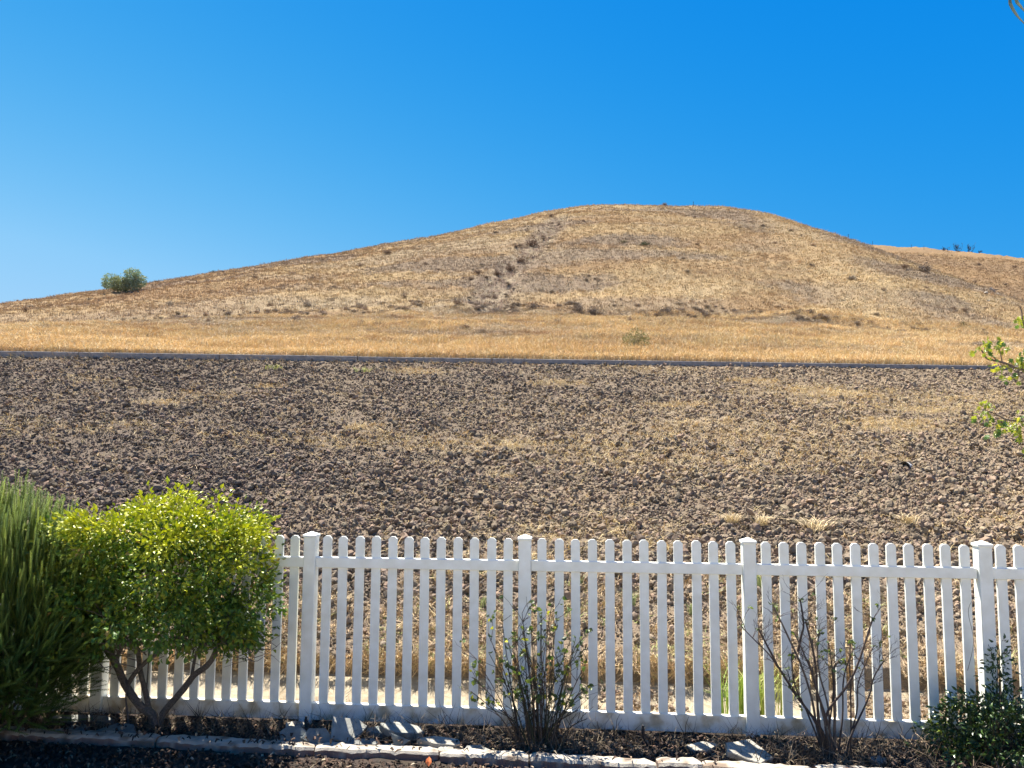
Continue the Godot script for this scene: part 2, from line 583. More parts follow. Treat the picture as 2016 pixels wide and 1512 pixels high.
func hill() -> void:
	var m := mat(Color.WHITE, 1.0, true)
	m.albedo_texture = noise_tex(3, 0.06, Color(0.62, 0.60, 0.58), Color(1, 1, 1))
	m.normal_enabled = true
	m.normal_texture = bump_tex(8, 0.05, 9.0)
	m.metallic_specular = 0.1
	triplanar(m, 0.28)
	var mesh := sheet(430, 260, func(u: float, v: float) -> Vector3:
		var t := v * v * 0.55 + v * 0.45
		var d := lerpf(22.0, 150.0, t)
		var x := lerpf(-1.0, 1.0, u) * (0.82 * d + 12.0)
		d += wall_d(x) - 21.9
		return Vector3(x, hill_h(x, d), -d), func(p: Vector3) -> Color: return hill_tint(p.x, -p.z))
	var h := obj("grassy_hill", mesh, m)
	tag(h, "rounded hill of dry golden grass under the blue sky", "hill", "", "structure")
	# dry grass: fine tufts on the flat strip above the wall, shorter ones on the hillside
	var g := mat(Color.WHITE, 0.9, true, lin(0.10, 0.08, 0.045))
	g.metallic_specular = 0.15
	for kind in 3:
		var tall := tuft_mesh(14, 0.34, 0.012, 1.0, 0.20)
		var places := []
		var tints := []
		for i in 30000:
			var d := 22.6 + 24.0 * pow(r(0, 1), 1.25)
			var x := r(-1, 1) * (0.74 * d + 3.0)
			d += wall_d(x) - 22.45 + (r(0, 5) if i % 9 == 0 and d > 42.0 else 0.0)
			var c := hill_tint(x, d)
			var k := clampf((c.r - 0.2) / 0.25, 0.0, 1.0)
			if r(0, 1) > 0.35 + 0.65 * k: continue
			places.append(turned(Vector3(x, hill_h(x, d) - 0.01, -d), 0.12, Vector3(1, r(0.5, 1.2) * (0.35 + 0.65 * k) * (1.0 - 1.1 * maxf(0.0, patch.get_noise_2d(x * 1.5 + 40.0, d * 4.5))), 1)))
			tints.append(jig(c * 1.22, 0.25))
		swarm("dry_grass", tall, g, places, tints, h)
		var short := tuft_mesh(10, 0.26, 0.022, 0.8, 0.26)
		places = []
		tints = []
		for i in 34000:
			var d := 46.0 + 62.0 * pow(r(0, 1), 0.85)
			var x := r(-1, 1) * (0.74 * d + 3.0)
			var c := hill_tint(x, d)
			places.append(turned(Vector3(x, hill_h(x, d) - 0.01, -d), 0.15, Vector3(1, r(0.4, 1.2), 1)))
			tints.append(jig(c * 1.08, 0.25))
		swarm("hillside_grass", short, g, places, tints, h)

func ploughed_slope() -> void:
	var m := mat(Color.WHITE, 1.0, true)
	m.albedo_texture = noise_tex(13, 0.08, Color(0.7, 0.69, 0.68), Color(1, 1, 1))
	m.normal_enabled = true
	m.normal_texture = bump_tex(14, 0.07, 10.0)
	m.metallic_specular = 0.15
	triplanar(m, 1.2)
	var mesh := sheet(420, 200, func(u: float, v: float) -> Vector3:
		var x := lerpf(-21.0, 21.0, u)
		var d := lerpf(foot_d(x), wall_d(x) + 0.1, v)
		var y := slope_h(x, d) + 0.05 * fine.get_noise_2d(x * 7.0, d * 7.0)
		if v == 0.0:
			y = -0.06
			d += 0.05
		return Vector3(x, y, -d), func(p: Vector3) -> Color: return soil_tint(p.x, -p.z) * 0.76)
	var s := obj("ploughed_slope", mesh, m)
	tag(s, "ploughed slope of grey brown clods between fence and wall", "slope", "", "structure")
	var cm := mat(Color.WHITE, 1.0, true)
	cm.albedo_texture = m.albedo_texture
	cm.metallic_specular = 0.15
	triplanar(cm, 3.0)
	var lumps := []
	for i in 6: lumps.append(clod_mesh(100 + i))
	for i in 6:
		var places := []
		var tints := []
		for n in 44000:
			var d: float
			var x: float
			if n % 5 < 2:
				d = r(8.0, 13.5)
			else:
				d = r(12.5, 24.2)
			x = r(-1, 1) * (0.7 * d + 1.8)
			if d > wall_d(x): d = r(12.5, wall_d(x))
			d = clampf(d, foot_d(x) + 0.05, wall_d(x) - 0.09)
			var low := 1.0 - smoothstep(0.8, 1.6, d - foot_d(x))
			var thin := straw_share(x, d)
			if r(0, 1) < 0.62 * thin or r(0, 1) < 0.55 * low: continue
			var size := 0.0285 * pow(r(0.014, 1.0), -0.43) * (1.04 - 0.012 * d) * (1.0 + 0.35 * coarse.get_noise_2d(x * 4.0, d * 4.0))
			size = minf(size, 0.15) * (1.0 - 0.2 * low)
			var c := jig(soil_tint(x, d), 0.16)
			var damp := smoothstep(0.05, 0.4, coarse.get_noise_2d(x * 7.0 + 40.0, d * 9.0))
			if r(0, 1) < 0.06 + 0.45 * damp: c = c.lerp(Color(0.11, 0.092, 0.075), 0.45)
			elif r(0, 1) < 0.22: c = c.lerp(Color(0.37, 0.255, 0.19), 0.55)
			places.append(turned(Vector3(x, slope_h(x, d) + size * r(0.15, 0.5), -d), 0.9, Vector3(size * r(0.9, 1.35), size * r(0.75, 1.15), size * r(0.8, 1.2))))
			tints.append(c)
		swarm("soil_clods", lumps[i], cm, places, tints, s)
	# the largest lumps near the fence, each a piece of its own
	var shades := []
	for i in 5:
		var one := mat(lin(0.15 + 0.025 * i, 0.12 + 0.021 * i, 0.10 + 0.014 * i), 1.0)
		one.albedo_texture = m.albedo_texture
		one.metallic_specular = 0.15
		triplanar(one, 3.0)
		shades.append(one)
	for i in 230:
		var d := 9.4 + 4.2 * pow(r(0, 1), 1.5)
		var x := r(-1, 1) * 0.68 * d
		var size := r(0.075, 0.125)
		var o := obj("soil_clod", lumps[i % 6], shades[clampi(int((soil_tint(x, d).r - 0.13) / 0.028), 0, 4)], s)
		o.transform = turned(Vector3(x, slope_h(x, d) + size * 0.15, -d), 0.5, Vector3(size * r(0.9, 1.3), size * r(0.6, 0.9), size * r(0.8, 1.1)))
	# straw lying among the clods, denser in bands and near the gutter
	var sm := mat(Color.WHITE, 0.85, true, lin(0.10, 0.07, 0.03))
	var flat := tuft_mesh(8, 0.10, 0.005, 1.8, 0.05)
	var up := tuft_mesh(16, 0.11, 0.006, 1.9, 0.06)
	var places := []
	var tints := []
	for n in 90000:
		var d := r(9.2, 22.5)
		var x := r(-1, 1) * (0.7 * d + 1.5)
		d = minf(d, wall_d(x) - 0.05)
		var share := straw_share(x, d)
		if r(0, 1) > share * 0.75 + 0.05: continue
		places.append(turned(Vector3(x, slope_h(x, d) + 0.025, -d), 0.5, Vector3.ONE * r(0.6, 1.5)))
		tints.append(jig(Color(0.60, 0.45, 0.21).lerp(Color(0.46, 0.37, 0.23), r(0, 1)), 0.2))
	swarm("straw", flat, sm, places, tints, s)
	places = []
	tints = []
	for n in 7500:
		var x := r(-7.5, 7.5)
		var d := foot_d(x) + 2.1 * pow(r(0, 1), 1.2)
		var a := patch.get_noise_2d(x * 9.0, d * 9.0) + 0.22 * (1.0 - (d - foot_d(x)) / 2.0)
		if r(0, 1) > smoothstep(-0.12, 0.25, a): continue
		places.append(turned(Vector3(x, slope_h(x, d) - 0.01, -d), 0.3, Vector3(1, r(0.5, 1.3), 1) * r(0.7, 1.5)))
		var c := Color(0.55, 0.42, 0.24).lerp(Color(0.17, 0.12, 0.08), pow(r(0, 1), 0.8))
		if r(0, 1) < 0.10: c = Color(0.30, 0.33, 0.12)
		tints.append(jig(c, 0.22))
	# a fringe that hangs over the cut edge of the gutter
	for n in 520:
		var x := r(-6.5, 6.5)
		if patch.get_noise_2d(x * 14.0, 5.0) < 0.0: continue
		var d := foot_d(x)
		var b := Basis(Vector3.RIGHT, r(1.2, 2.3)) * Basis(Vector3.UP, r(0, TAU))
		places.append(Transform3D(b.scaled(Vector3.ONE * r(0.7, 1.4)), Vector3(x, 0.17, -d + 0.01)))
		tints.append(jig(Color(0.36, 0.26, 0.14), 0.3))
	swarm("straw_clumps", up, sm, places, tints, s)

func gutter() -> void:
	var m := mat(Color.WHITE, 0.9, true)
	m.albedo_texture = noise_tex(41, 0.03, Color(0.80, 0.76, 0.70), Color(1, 1, 1))
	m.normal_enabled = true
	m.normal_texture = bump_tex(42, 0.1, 2.0)
	triplanar(m, 0.9)
	var mesh := sheet(240, 14, func(u: float, v: float) -> Vector3:
		var x := lerpf(-9.0, 9.0, u)
		var near := 6.67 - 0.078 * (x + 1.763)
		var d := lerpf(near, foot_d(x) + 0.06, v)
		return Vector3(x, -0.03 - 0.07 * sin(PI * minf(v * 1.1, 1.0)) + 0.05 * smoothstep(0.8, 1.0, v), -d), func(p: Vector3) -> Color:
			var k := smoothstep(0.0, 0.5, coarse.get_noise_2d(p.x * 9.0, p.z * 9.0))
			return Color(0.30, 0.265, 0.20).lerp(Color(0.21, 0.175, 0.125), k))
	var g := obj("concrete_gutter", mesh, m)
	tag(g, "shallow pale concrete drainage gutter behind the white fence", "gutter", "", "structure")
	# litter that has slid into it
	var sm := mat(Color.WHITE, 0.9, true, lin(0.08, 0.05, 0.02))
	var twig := tuft_mesh(7, 0.10, 0.004, 2.4, 0.05)
	var places := []
	var tints := []
	for n in 2600:
		var x := r(-5.5, 5.0)
		var heap := maxf(1.0 - smoothstep(0.12, 0.4, absf(x - 1.17)), smoothstep(2.85, 3.1, x))
		heap = maxf(heap, 0.05)
		if r(0, 1) > heap: continue
		var v := r(0.0, 1.0)
		var d := lerpf(6.67 - 0.078 * (x + 1.763), foot_d(x), v)
		places.append(turned(Vector3(x, -0.08 + r(0.0, 0.14) * (1.0 if heap > 0.3 else 0.1), -d), 1.2, Vector3.ONE * r(0.6, 1.4)))
		tints.append(jig(Color(0.34, 0.24, 0.13).lerp(Color(0.15, 0.10, 0.07), r(0, 1)), 0.25))
	swarm("dry_litter", twig, sm, places, tints, g)
	var lump := clod_mesh(300)
	places = []
	tints = []
	for n in 1500:
		var x := r(0.75, 5.2)
		if x > 1.6 and x < 2.9: continue
		var d := lerpf(6.7 - 0.078 * (x + 1.763), foot_d(x), r(0, 1))
		var size := r(0.02, 0.07)
		places.append(turned(Vector3(x, -0.08 + r(0.0, 0.10), -d), 0.6, Vector3(size, size * 0.8, size)))
		tints.append(jig(Color(0.21, 0.16, 0.115), 0.2))
	swarm("slipped_soil", lump, sm, places, tints, g)
	# the low concrete drain wall along the top of the slope, cast in lengths
	var w := thing("drain_wall", "long low grey concrete drain wall along the top of the ploughed slope", "wall", Vector3(0, 4.7, -22.6))
	var wm := mat(lin(0.33, 0.31, 0.285), 0.9)
	wm.albedo_texture = noise_tex(51, 0.02, Color(0.75, 0.74, 0.73), Color(1, 1, 1))
	triplanar(wm, 0.5)
	var x := -24.0
	while x < 26.0:
		var st := begin()
		var l := 3.9
		cham_box(st, Vector3.ZERO, Vector3(l - 0.012, 0.42, 0.16), 0.012)
		var o := obj("concrete_section", done(st), wm, w)
		o.rotation.y = 0.073
		var c := x + l * 0.5
		o.position = Vector3(c, 0.115 + r(-0.006, 0.006), -0.073 * c)
		x += l

# ------------------------------------------------------------------ fence
func picket_fence() -> void:
	var white := mat(lin(0.84, 0.865, 0.82), 0.38)
	white.albedo_texture = noise_tex(61, 0.015, Color(0.935, 0.925, 0.90), Color(1, 1, 1), 512, 6)
	triplanar(white, 0.8)
	var stained := mat(lin(0.83, 0.83, 0.77), 0.45)
	var t := noise_tex(62, 0.008, Color(1, 1, 1), Color(1, 1, 1), 512, 6)
	var ramp := Gradient.new()
	ramp.offsets = PackedFloat32Array([0.0, 0.35, 0.55, 0.72, 1.0])
	ramp.colors = PackedColorArray([Color(1, 1, 1), Color(0.97, 0.965, 0.95), Color(0.93, 0.91, 0.87), Color(0.84, 0.79, 0.70), Color(0.70, 0.62, 0.51)])
	t.color_ramp = ramp
	stained.albedo_texture = t
	triplanar(stained, 0.9)
	var f := thing("picket_fence", "white vinyl picket fence with square capped posts along the bed", "fence", Vector3(-1.763, 0, -6.629))
	f.rotation.y = -FENCE_YAW
	var gap := 1.83
	var st := begin()
	cham_box(st, Vector3(0, 0.655, 0), Vector3(0.103, 1.71, 0.103), 0.005)
	var post := done(st)
	st = begin()
	cham_box(st, Vector3(0, 0.0, 0), Vector3(0.117, 0.022, 0.117), 0.003)
	var base := [Vector3(-0.0555, 0.011, -0.0555), Vector3(0.0555, 0.011, -0.0555), Vector3(0.0555, 0.011, 0.0555), Vector3(-0.0555, 0.011, 0.0555)]
	for i in 4: tri(st, base[i], Vector3(0, 0.036, 0), base[(i + 1) % 4])
	var cap := done(st)
	st = begin()
	cham_box(st, Vector3.ZERO, Vector3(gap - 0.103, 0.087, 0.050), 0.004)
	var top_rail := done(st)
	st = begin()
	cham_box(st, Vector3.ZERO, Vector3(gap - 0.103, 0.137, 0.050), 0.004)
	var low_rail := done(st)
	st = begin()
	var hw := 0.0375
	prism(st, PackedVector2Array([Vector2(-hw, 0.03), Vector2(hw, 0.03), Vector2(hw, 1.493), Vector2(hw - 0.003, 1.4975), Vector2(hw - 0.019, 1.5135), Vector2(hw - 0.023, 1.515), Vector2(-hw + 0.023, 1.515), Vector2(-hw + 0.019, 1.5135), Vector2(-hw + 0.003, 1.4975), Vector2(-hw, 1.493)]), -0.011, 0.011)
	var picket := done(st)
	for i in range(-3, 5):
		var x := i * gap + 0.0515
		var p := obj("post", post, white, f)
		p.position = Vector3(x, 0, -0.0515)
		p.rotation.z = r(-0.003, 0.003)
		var c := obj("post_cap", cap, white, p)
		c.position = Vector3(0, 1.515, 0)
		if i == 4: break
		var mid := x + gap * 0.5
		var tr := obj("top_rail", top_rail, white, f)
		tr.position = Vector3(mid, 1.293, -0.0515)
		var lr := obj("bottom_rail", low_rail, stained, f)
		lr.position = Vector3(mid, 0.068, -0.0515)
		for k in range(1, 13):
			var q := obj("picket", picket, white, f)
			q.position = Vector3(x + gap * k / 13.0 + r(-0.0015, 0.0015), r(-0.003, 0.003), -0.0515)
			q.rotation.z = r(-0.003, 0.003)
			q.rotation.y = r(-0.02, 0.02)

# ------------------------------------------------------------------ stone edging of the bed
func kerb_z(x: float) -> float:
	return -5.86 + 0.113 * x

func edging() -> void:
	var m := mat(Color.WHITE, 0.9, true)
	m.normal_enabled = true
	m.normal_texture = bump_tex(71, 0.06, 5.0)
	triplanar(m, 3.0)
	var e := thing("stone_edging", "row of whitish stones that edges the mulch bed before the fence", "edging", Vector3(0, 0, kerb_z(0)))
	var cuts := [-5.6, -4.7, -3.85, -2.72, -1.46, -0.52, 0.14, 1.05, 1.37, 2.15, 2.95, 4.1, 5.3]
	for s in cuts.size() - 1:
		var x0: float = cuts[s] + 0.006
		var x1: float = cuts[s + 1] - 0.006
		var n := int((x1 - x0) / 0.035)
		var lift := r(-0.012, 0.012)
		var skew := r(-0.015, 0.015)
		var st := begin()
		var rows := []
		for i in n + 1:
			var u := float(i) / n
			var x := lerpf(x0, x1, u)
			var a := fine.get_noise_2d(x * 9.0, 5.0 + s * 9.0)
			var b := fine.get_noise_2d(x * 9.0, 55.0 + s * 9.0)
			var c := fine.get_noise_2d(x * 25.0, 155.0)
			var pinch := 0.018 * (1.0 - smoothstep(0.0, 0.06, minf(u, 1.0 - u)))
			var z := kerb_z(x) - kerb_z(0) + skew * (u - 0.5) * 2.0
			var front := z + 0.07 + 0.022 * a - pinch
			var back := z - 0.072 + 0.03 * b + pinch
			var top := 0.038 + lift + 0.008 * c - pinch * 0.6
			rows.append([Vector3(x, -0.09, front + 0.004), Vector3(x, top - 0.022 + 0.01 * c, front + 0.006 * c), Vector3(x, top - 0.004, front - 0.014 + 0.012 * c), Vector3(x, top + 0.006 * a, lerpf(front, back, 0.38)), Vector3(x, top - 0.004 + 0.008 * b, lerpf(front, back, 0.7)), Vector3(x, top - 0.008, back + 0.01), Vector3(x, -0.09, back)])
		var paint := func(p: Vector3, face: int) -> void:
			var k := fine.get_noise_3d(p.x * 14.0, p.y * 14.0, p.z * 14.0)
			var col := Color(0.35, 0.315, 0.26).lerp(Color(0.20, 0.175, 0.145), smoothstep(-0.1, 0.3, k))
			if face == 0: col = Color(0.20, 0.13, 0.105).lerp(Color(0.32, 0.28, 0.23), smoothstep(0.05, 0.25, k + 0.05))
			if k > 0.30: col = Color(0.16, 0.12, 0.09)
			st.set_color(col)
		for i in n:
			for k in 6:
				var q := [rows[i][k], rows[i][k + 1], rows[i + 1][k + 1], rows[i + 1][k]]
				for w in [0, 1, 2, 0, 2, 3]:
					paint.call(q[w], k)
					st.add_vertex(q[w])
		for end in [0, n]:
			for k in range(1, 6):
				for p in [rows[end][0], rows[end][k], rows[end][k + 1]]:
					paint.call(p, 0)
					st.add_vertex(p)
		obj("edging_stone", done(st), m, e)

# ------------------------------------------------------------------ hill plants and small things
func brush_mesh(n: int, flat: float) -> ArrayMesh:
	# a twiggy dry bush of unit radius
	var st := begin()
	for i in n:
		var a := r(0, TAU)
		var e := r(0.05, 1.45)
		var d := Vector3(cos(a) * cos(e), sin(e) * flat, sin(a) * cos(e)) * r(0.55, 1.05)
		var base := Vector3(r(-0.25, 0.25), 0, r(-0.25, 0.25))
		var s := d.cross(Vector3(r(-1, 1), r(-1, 1), r(-1, 1))).normalized() * r(0.012, 0.035)
		var mid := base + d * 0.6 + Vector3(r(-0.1, 0.1), r(-0.05, 0.1), r(-0.1, 0.1))
		tri(st, base - s * 0.5, base + s * 0.5, mid)
		for k in 4:
			var o := base.lerp(base + d, r(0.4, 1.0)) + Vector3(r(-0.12, 0.12), r(-0.08, 0.12), r(-0.12, 0.12))
			var q := Vector3(r(-1, 1), r(-0.4, 1), r(-1, 1)) * 0.14
			var w := q.cross(Vector3(r(-1, 1), r(-1, 1), r(-1, 1))).normalized() * r(0.02, 0.045)
			tri(st, o - w, o + w, o + q)
	return done(st)

func hill_at(x: float, z: float) -> Vector3:
	return Vector3(x, hill_h(x, -z), z)

func hill_plants() -> void:
	var meshes := [brush_mesh(150, 0.8), brush_mesh(150, 0.65), brush_mesh(150, 0.95)]
	var mats := {
		"brown": mat(lin(0.215, 0.15, 0.10), 0.95), "gray": mat(lin(0.23, 0.195, 0.15), 0.95), "dark": mat(lin(0.15, 0.118, 0.095), 0.95),
		"green": mat(lin(0.05, 0.075, 0.03), 0.9), "olive": mat(lin(0.13, 0.115, 0.05), 0.9)}
	var bush := func(shade: String, x: float, z: float, rad: float, label: String, group := "") -> void:
		var o := obj("dry_bush" if shade != "green" else "green_bush", meshes[rng.randi() % 3], mats[shade])
		o.transform = Transform3D(Basis(Vector3.UP, r(0, TAU)).scaled(Vector3(rad * 1.15, rad * r(1.0, 1.3), rad * 1.15)), hill_at(x, z) + Vector3(0, -0.03, 0))
		tag(o, label, "bush", group)
	bush.call("green", -32.4, -81.9, 0.50, "small green bush on the skyline, right of the grey-green tree")
	bush.call("dark", -28.1, -74.0, 0.32, "dark bare bush on the skyline beside a small green bush")
	bush.call("green", -18.5, -83.2, 0.40, "dark green tuft alone on the long left skyline of the hill")
	bush.call("green", 11.5, -65.9, 0.60, "dark green round bush alone high on the middle of the hill")
	bush.call("olive", 9.9, -67.2, 0.48, "olive brown bush just left of the dark green one high on the hill")
	bush.call("brown", 1.8, -69.3, 0.80, "wide brown brush at the top of the pale gully")
	bush.call("brown", 0.7, -62.4, 0.65, "brown brush halfway down the pale gully")
	bush.call("brown", -0.2, -59.6, 0.50, "brown brush below the middle of the pale gully")
	bush.call("brown", -1.2, -57.6, 0.42, "low brown bush at the lower left edge of the pale gully")
	bush.call("brown", -12.1, -73.0, 0.55, "wide brown bush on the hill's left shoulder, close below the skyline")
	bush.call("brown", -10.9, -74.4, 0.42, "brown bush right of the wide one on the hill's left shoulder")
	bush.call("brown", 4.4, -86.0, 0.48, "brown brush near the top of the hill, left of the summit")
	bush.call("brown", -2.1, -34.0, 0.34, "reddish brown tumbled bush in the middle of the golden strip")
	bush.call("brown", -3.1, -28.1, 0.24, "rounded brown bush low in the golden strip, left of centre")
	bush.call("brown", -2.9, -30.4, 0.19, "small brown bush just above the rounded brown one in the golden strip")
	bush.call("brown", -3.3, -26.9, 0.20, "flat brown tuft just below the rounded brown bush in the golden strip")
	bush.call("brown", -6.2, -35.1, 0.34, "largest brown bush of the cluster on the left of the golden strip")
	bush.call("olive", -4.2, -37.5, 0.32, "pale olive bush in the golden strip right of the brown cluster")
	bush.call("gray", 2.3, -38.1, 0.30, "grey bush in the golden strip right of centre")
	bush.call("brown", 6.1, -39.3, 0.38, "flat brown brush in the golden strip below the dark belt")
	bush.call("brown", 7.7, -39.2, 0.33, "flat brown brush right of the other one below the dark belt")
	bush.call("dark", 1.3, -46.0, 0.58, "dark wide brush at the foot of the hill under the gully")
	bush.call("dark", 4.0, -46.2, 0.44, "left one of two dark bushes side by side at the hill foot")
	bush.call("dark", 4.9, -46.2, 0.47, "right one of two dark bushes side by side at the hill foot")
	bush.call("dark", 9.3, -46.2, 0.55, "long dark brush under the bright golden bank at the hill foot")
	bush.call("dark", 11.8, -46.5, 0.42, "dark brush at the right end of the bright golden bank")
	bush.call("dark", 18.6, -47.6, 0.30, "dark bush at the hill foot below the right golden patch")
	bush.call("dark", 22.3, -48.0, 0.24, "small dark bush at the hill foot far right")
	bush.call("olive", 28.6, -48.3, 0.32, "olive bush at the right end of the hill foot")
	bush.call("dark", 35.6, -65.3, 0.80, "dark brush put in as the gully shadow on the hill's right flank")  # dark brush stands in for the shadow in this gully
	bush.call("brown", 33.9, -65.3, 0.48, "brown bush above the brush put in as gully shadow on the right flank")
	bush.call("gray", 25.8, -57.5, 0.46, "grey bush on the lower right of the hill, below the flank ridge")
	bush.call("brown", -15.9, -49.8, 0.34, "purple brown bush at the left end of the dark belt")
	bush.call("gray", -23.2, -51.5, 0.38, "grey brush on the lower left of the hill below the tree")
	bush.call("gray", -13.2, -49.0, 0.40, "grey brush second from the left in the dark belt")
	bush.call("gray", -1.1, -47.7, 0.38, "grey brush at the mouth of the gully")
	# small ones that nothing tells apart, by the part of the hill they grow on
	var spots := {
		"small brown tuft on the left flank of the hill": [Vector2(-27.1, -67.2), Vector2(-27.4, -63.9), Vector2(-30.8, -68.9), Vector2(-21.4, -63.0), Vector2(-16.0, -60.5), Vector2(-15.4, -61.2), Vector2(-34.5, -53.8), Vector2(-35.1, -57.7), Vector2(-26.6, -50.5), Vector2(-13.5, -67.0), Vector2(-9.9, -75.5)],
		"small brown tuft in the golden strip above the wall": [Vector2(-16.2, -39.1), Vector2(-16.8, -41.2), Vector2(-15.5, -38.8), Vector2(-15.3, -43.1), Vector2(-7.9, -36.1), Vector2(-7.1, -35.8), Vector2(-5.8, -30.7), Vector2(-5.4, -30.9), Vector2(-5.5, -37.8), Vector2(-3.3, -35.4), Vector2(-6.3, -40.3), Vector2(-0.3, -31.1), Vector2(15.6, -38.7), Vector2(13.3, -40.8), Vector2(23.8, -46.0)],
		"small brown tuft on the middle slope of the hill": [Vector2(-5.9, -60.3), Vector2(-7.2, -62.6), Vector2(-2.6, -56.6), Vector2(-3.0, -55.1), Vector2(-1.2, -51.6), Vector2(0.3, -67.6), Vector2(-1.7, -49.8), Vector2(-7.2, -50.7), Vector2(-3.4, -47.0), Vector2(0.0, -47.1), Vector2(4.9, -77.1), Vector2(18.3, -97.0), Vector2(19.6, -97.0)],
		"small brown tuft on the right flank of the hill": [Vector2(23.8, -68.4), Vector2(27.1, -55.4), Vector2(33.8, -87.0), Vector2(34.5, -85.4), Vector2(54.6, -93.9), Vector2(66.6, -100.2), Vector2(54.9, -89.8), Vector2(62.3, -100.9), Vector2(30.7, -52.8), Vector2(31.2, -52.4), Vector2(55.3, -82.9)]}
	var nth := ["leftmost", "second from the left", "third from the left", "fourth from the left", "fifth from the left", "sixth from the left", "seventh from the left", "eighth from the left", "ninth from the left", "tenth from the left", "eleventh from the left", "twelfth from the left", "thirteenth from the left", "fourteenth from the left", "fifteenth from the left"]
	for label in spots:
		var row: Array = spots[label].duplicate()
		row.sort_custom(func(p: Vector2, q: Vector2) -> bool: return p.x / p.y > q.x / q.y)
		for i in row.size():
			var p: Vector2 = row[i]
			bush.call("brown", p.x, p.y, clampf(0.12 + 0.0038 * -p.y, 0.15, 0.48) * r(0.7, 1.1), label + ", " + nth[i], label.replace("small brown tuft", "small brown tufts"))
	# brush too thick to count
	var bm := mat(Color.WHITE, 0.95, true)
	var places := []
	var tints := []
	for i in 5200:
		var d := r(27.0, 106.0)
		var x := r(-1, 1) * (0.72 * d + 2.0)
		var belt := (1.0 - smoothstep(0.6, 2.2, absf(d - 46.4))) * smoothstep(-26.0, -18.0, x) * (1.0 - smoothstep(26.0, 34.0, x))
		var b := patch.get_noise_2d(x * 0.45 + 300.0, d * 1.1)
		if i % 3 == 0:
			d = 46.0 + r(-1.4, 2.2)
			x = r(-26.0, 30.0)
			belt = smoothstep(-0.1, 0.3, fine.get_noise_2d(x * 0.5, 9.0)) * 0.4
		var share := 0.10 * smoothstep(-0.1, 0.3, b) + 0.02 + belt
		if gully_near(x, d) < 1.6: share += 0.6
		if r(0, 1) > share: continue
		var s := r(0.10, 0.28) * (1.0 if d < 48.0 else 1.2)
		places.append(turned(hill_at(x, -d), 0.1, Vector3(s * 1.4, s, s * 1.4)))
		tints.append(jig(Color(0.29, 0.225, 0.16).lerp(Color(0.17, 0.135, 0.105), r(0, 1)), 0.2))
	var brush := swarm("dry_brush", meshes[1], bm, places, tints, self)
	tag(brush, "thin grey and brown brush over the hill and along its foot", "brush", "", "stuff")
	# the large grey-green bush just above the wall
	var st := begin()
	var big := thing("sage_bush", "grey-green spindly bush just above the drain wall right of centre", "bush", hill_at(4.2, -25.8))
	for i in 26:
		var a := r(0, TAU)
		var d := Vector3(cos(a) * r(0.1, 0.42), r(0.35, 0.62), sin(a) * r(0.1, 0.35))
		tube(st, [Vector3.ZERO, d * 0.5 + Vector3(0, 0.05, 0), d], 0.008, 0.003, 4)
	obj("stems", done(st), mat(lin(0.24, 0.20, 0.13), 0.9), big)
	places = []
	tints = []
	for i in 1100:
		var a := r(0, TAU)
		var q := sqrt(r(0, 1))
		places.append(facing(Vector3(cos(a) * q * 0.47, 0.08 + r(0.0, 0.68) * (1.0 - 0.5 * q * q), sin(a) * q * 0.36), Vector3(r(-1, 1), r(-0.2, 1.4), r(-1, 1)), r(0.7, 1.5)))
		tints.append(jig(Color(0.17, 0.18, 0.07).lerp(Color(0.33, 0.29, 0.14), r(0, 1)), 0.2))
	swarm("leaves", leaf_mesh(0.05, 0.018), mat(Color.WHITE, 0.8, true, lin(0.12, 0.12, 0.05)), places, tints, big)
	# the pepper tree on the left skyline
	var tree := thing("pepper_tree", "grey-green twin-crowned tree alone on the left skyline", "tree", hill_at(-32.9, -64.2))
	st = begin()
	var limbs := [[Vector3(-0.1, -0.1, 0), Vector3(-0.5, 0.5, 0), Vector3(-0.9, 1.0, 0.1), Vector3(-1.15, 1.35, 0.0)], [Vector3(0.1, -0.1, 0), Vector3(0.35, 0.6, 0.0), Vector3(0.5, 1.2, 0.1), Vector3(0.6, 1.9, 0.0)], [Vector3(0.3, 0.5, 0), Vector3(0.8, 1.0, 0.1), Vector3(1.3, 1.3, 0.1)], [Vector3(-0.4, 0.4, 0), Vector3(-1.0, 0.7, -0.2), Vector3(-1.5, 0.95, -0.1)], [Vector3(0, 0, 0), Vector3(0.1, 0.6, 0.3), Vector3(0, 1.1, 0.5)]]
	for l in limbs: tube(st, smooth_path(l, 4), 0.09, 0.02, 6, 0.1)
	obj("trunk", done(st), mat(lin(0.10, 0.08, 0.06), 0.95), tree)
	places = []
	tints = []
	var blobs := [[Vector3(-1.15, 0.98, 0), Vector3(0.72, 0.72, 0.6), 1500], [Vector3(0.62, 1.42, 0), Vector3(0.72, 0.82, 0.65), 1700], [Vector3(1.25, 1.05, 0), Vector3(0.55, 0.60, 0.5), 800], [Vector3(-0.25, 0.75, 0.2), Vector3(0.75, 0.72, 0.6), 1500], [Vector3(0.55, 0.55, 0.1), Vector3(0.8, 0.55, 0.6), 1200]]
	for b in blobs:
		for i in b[2]:
			var d := Vector3(r(-1, 1), r(-1, 1), r(-1, 1)).normalized() * pow(r(0.05, 1), 0.45)
			if patch.get_noise_3d(d.x * 22.0 + b[0].x * 9.0, d.y * 22.0, d.z * 22.0) < -0.16: continue
			var p: Vector3 = b[0] + d * b[1]
			places.append(facing(p, Vector3(d.x * 0.8, -0.6 + r(-0.5, 0.7), d.z * 0.8), r(0.6, 1.3)))
			var c := Color(0.20, 0.26, 0.15).lerp(Color(0.36, 0.40, 0.26), r(0, 1))
			if absf(b[0].x + 0.25) < 0.01: c = c.lerp(Color(0.25, 0.23, 0.08), 0.6)
			tints.append(jig(c, 0.2))
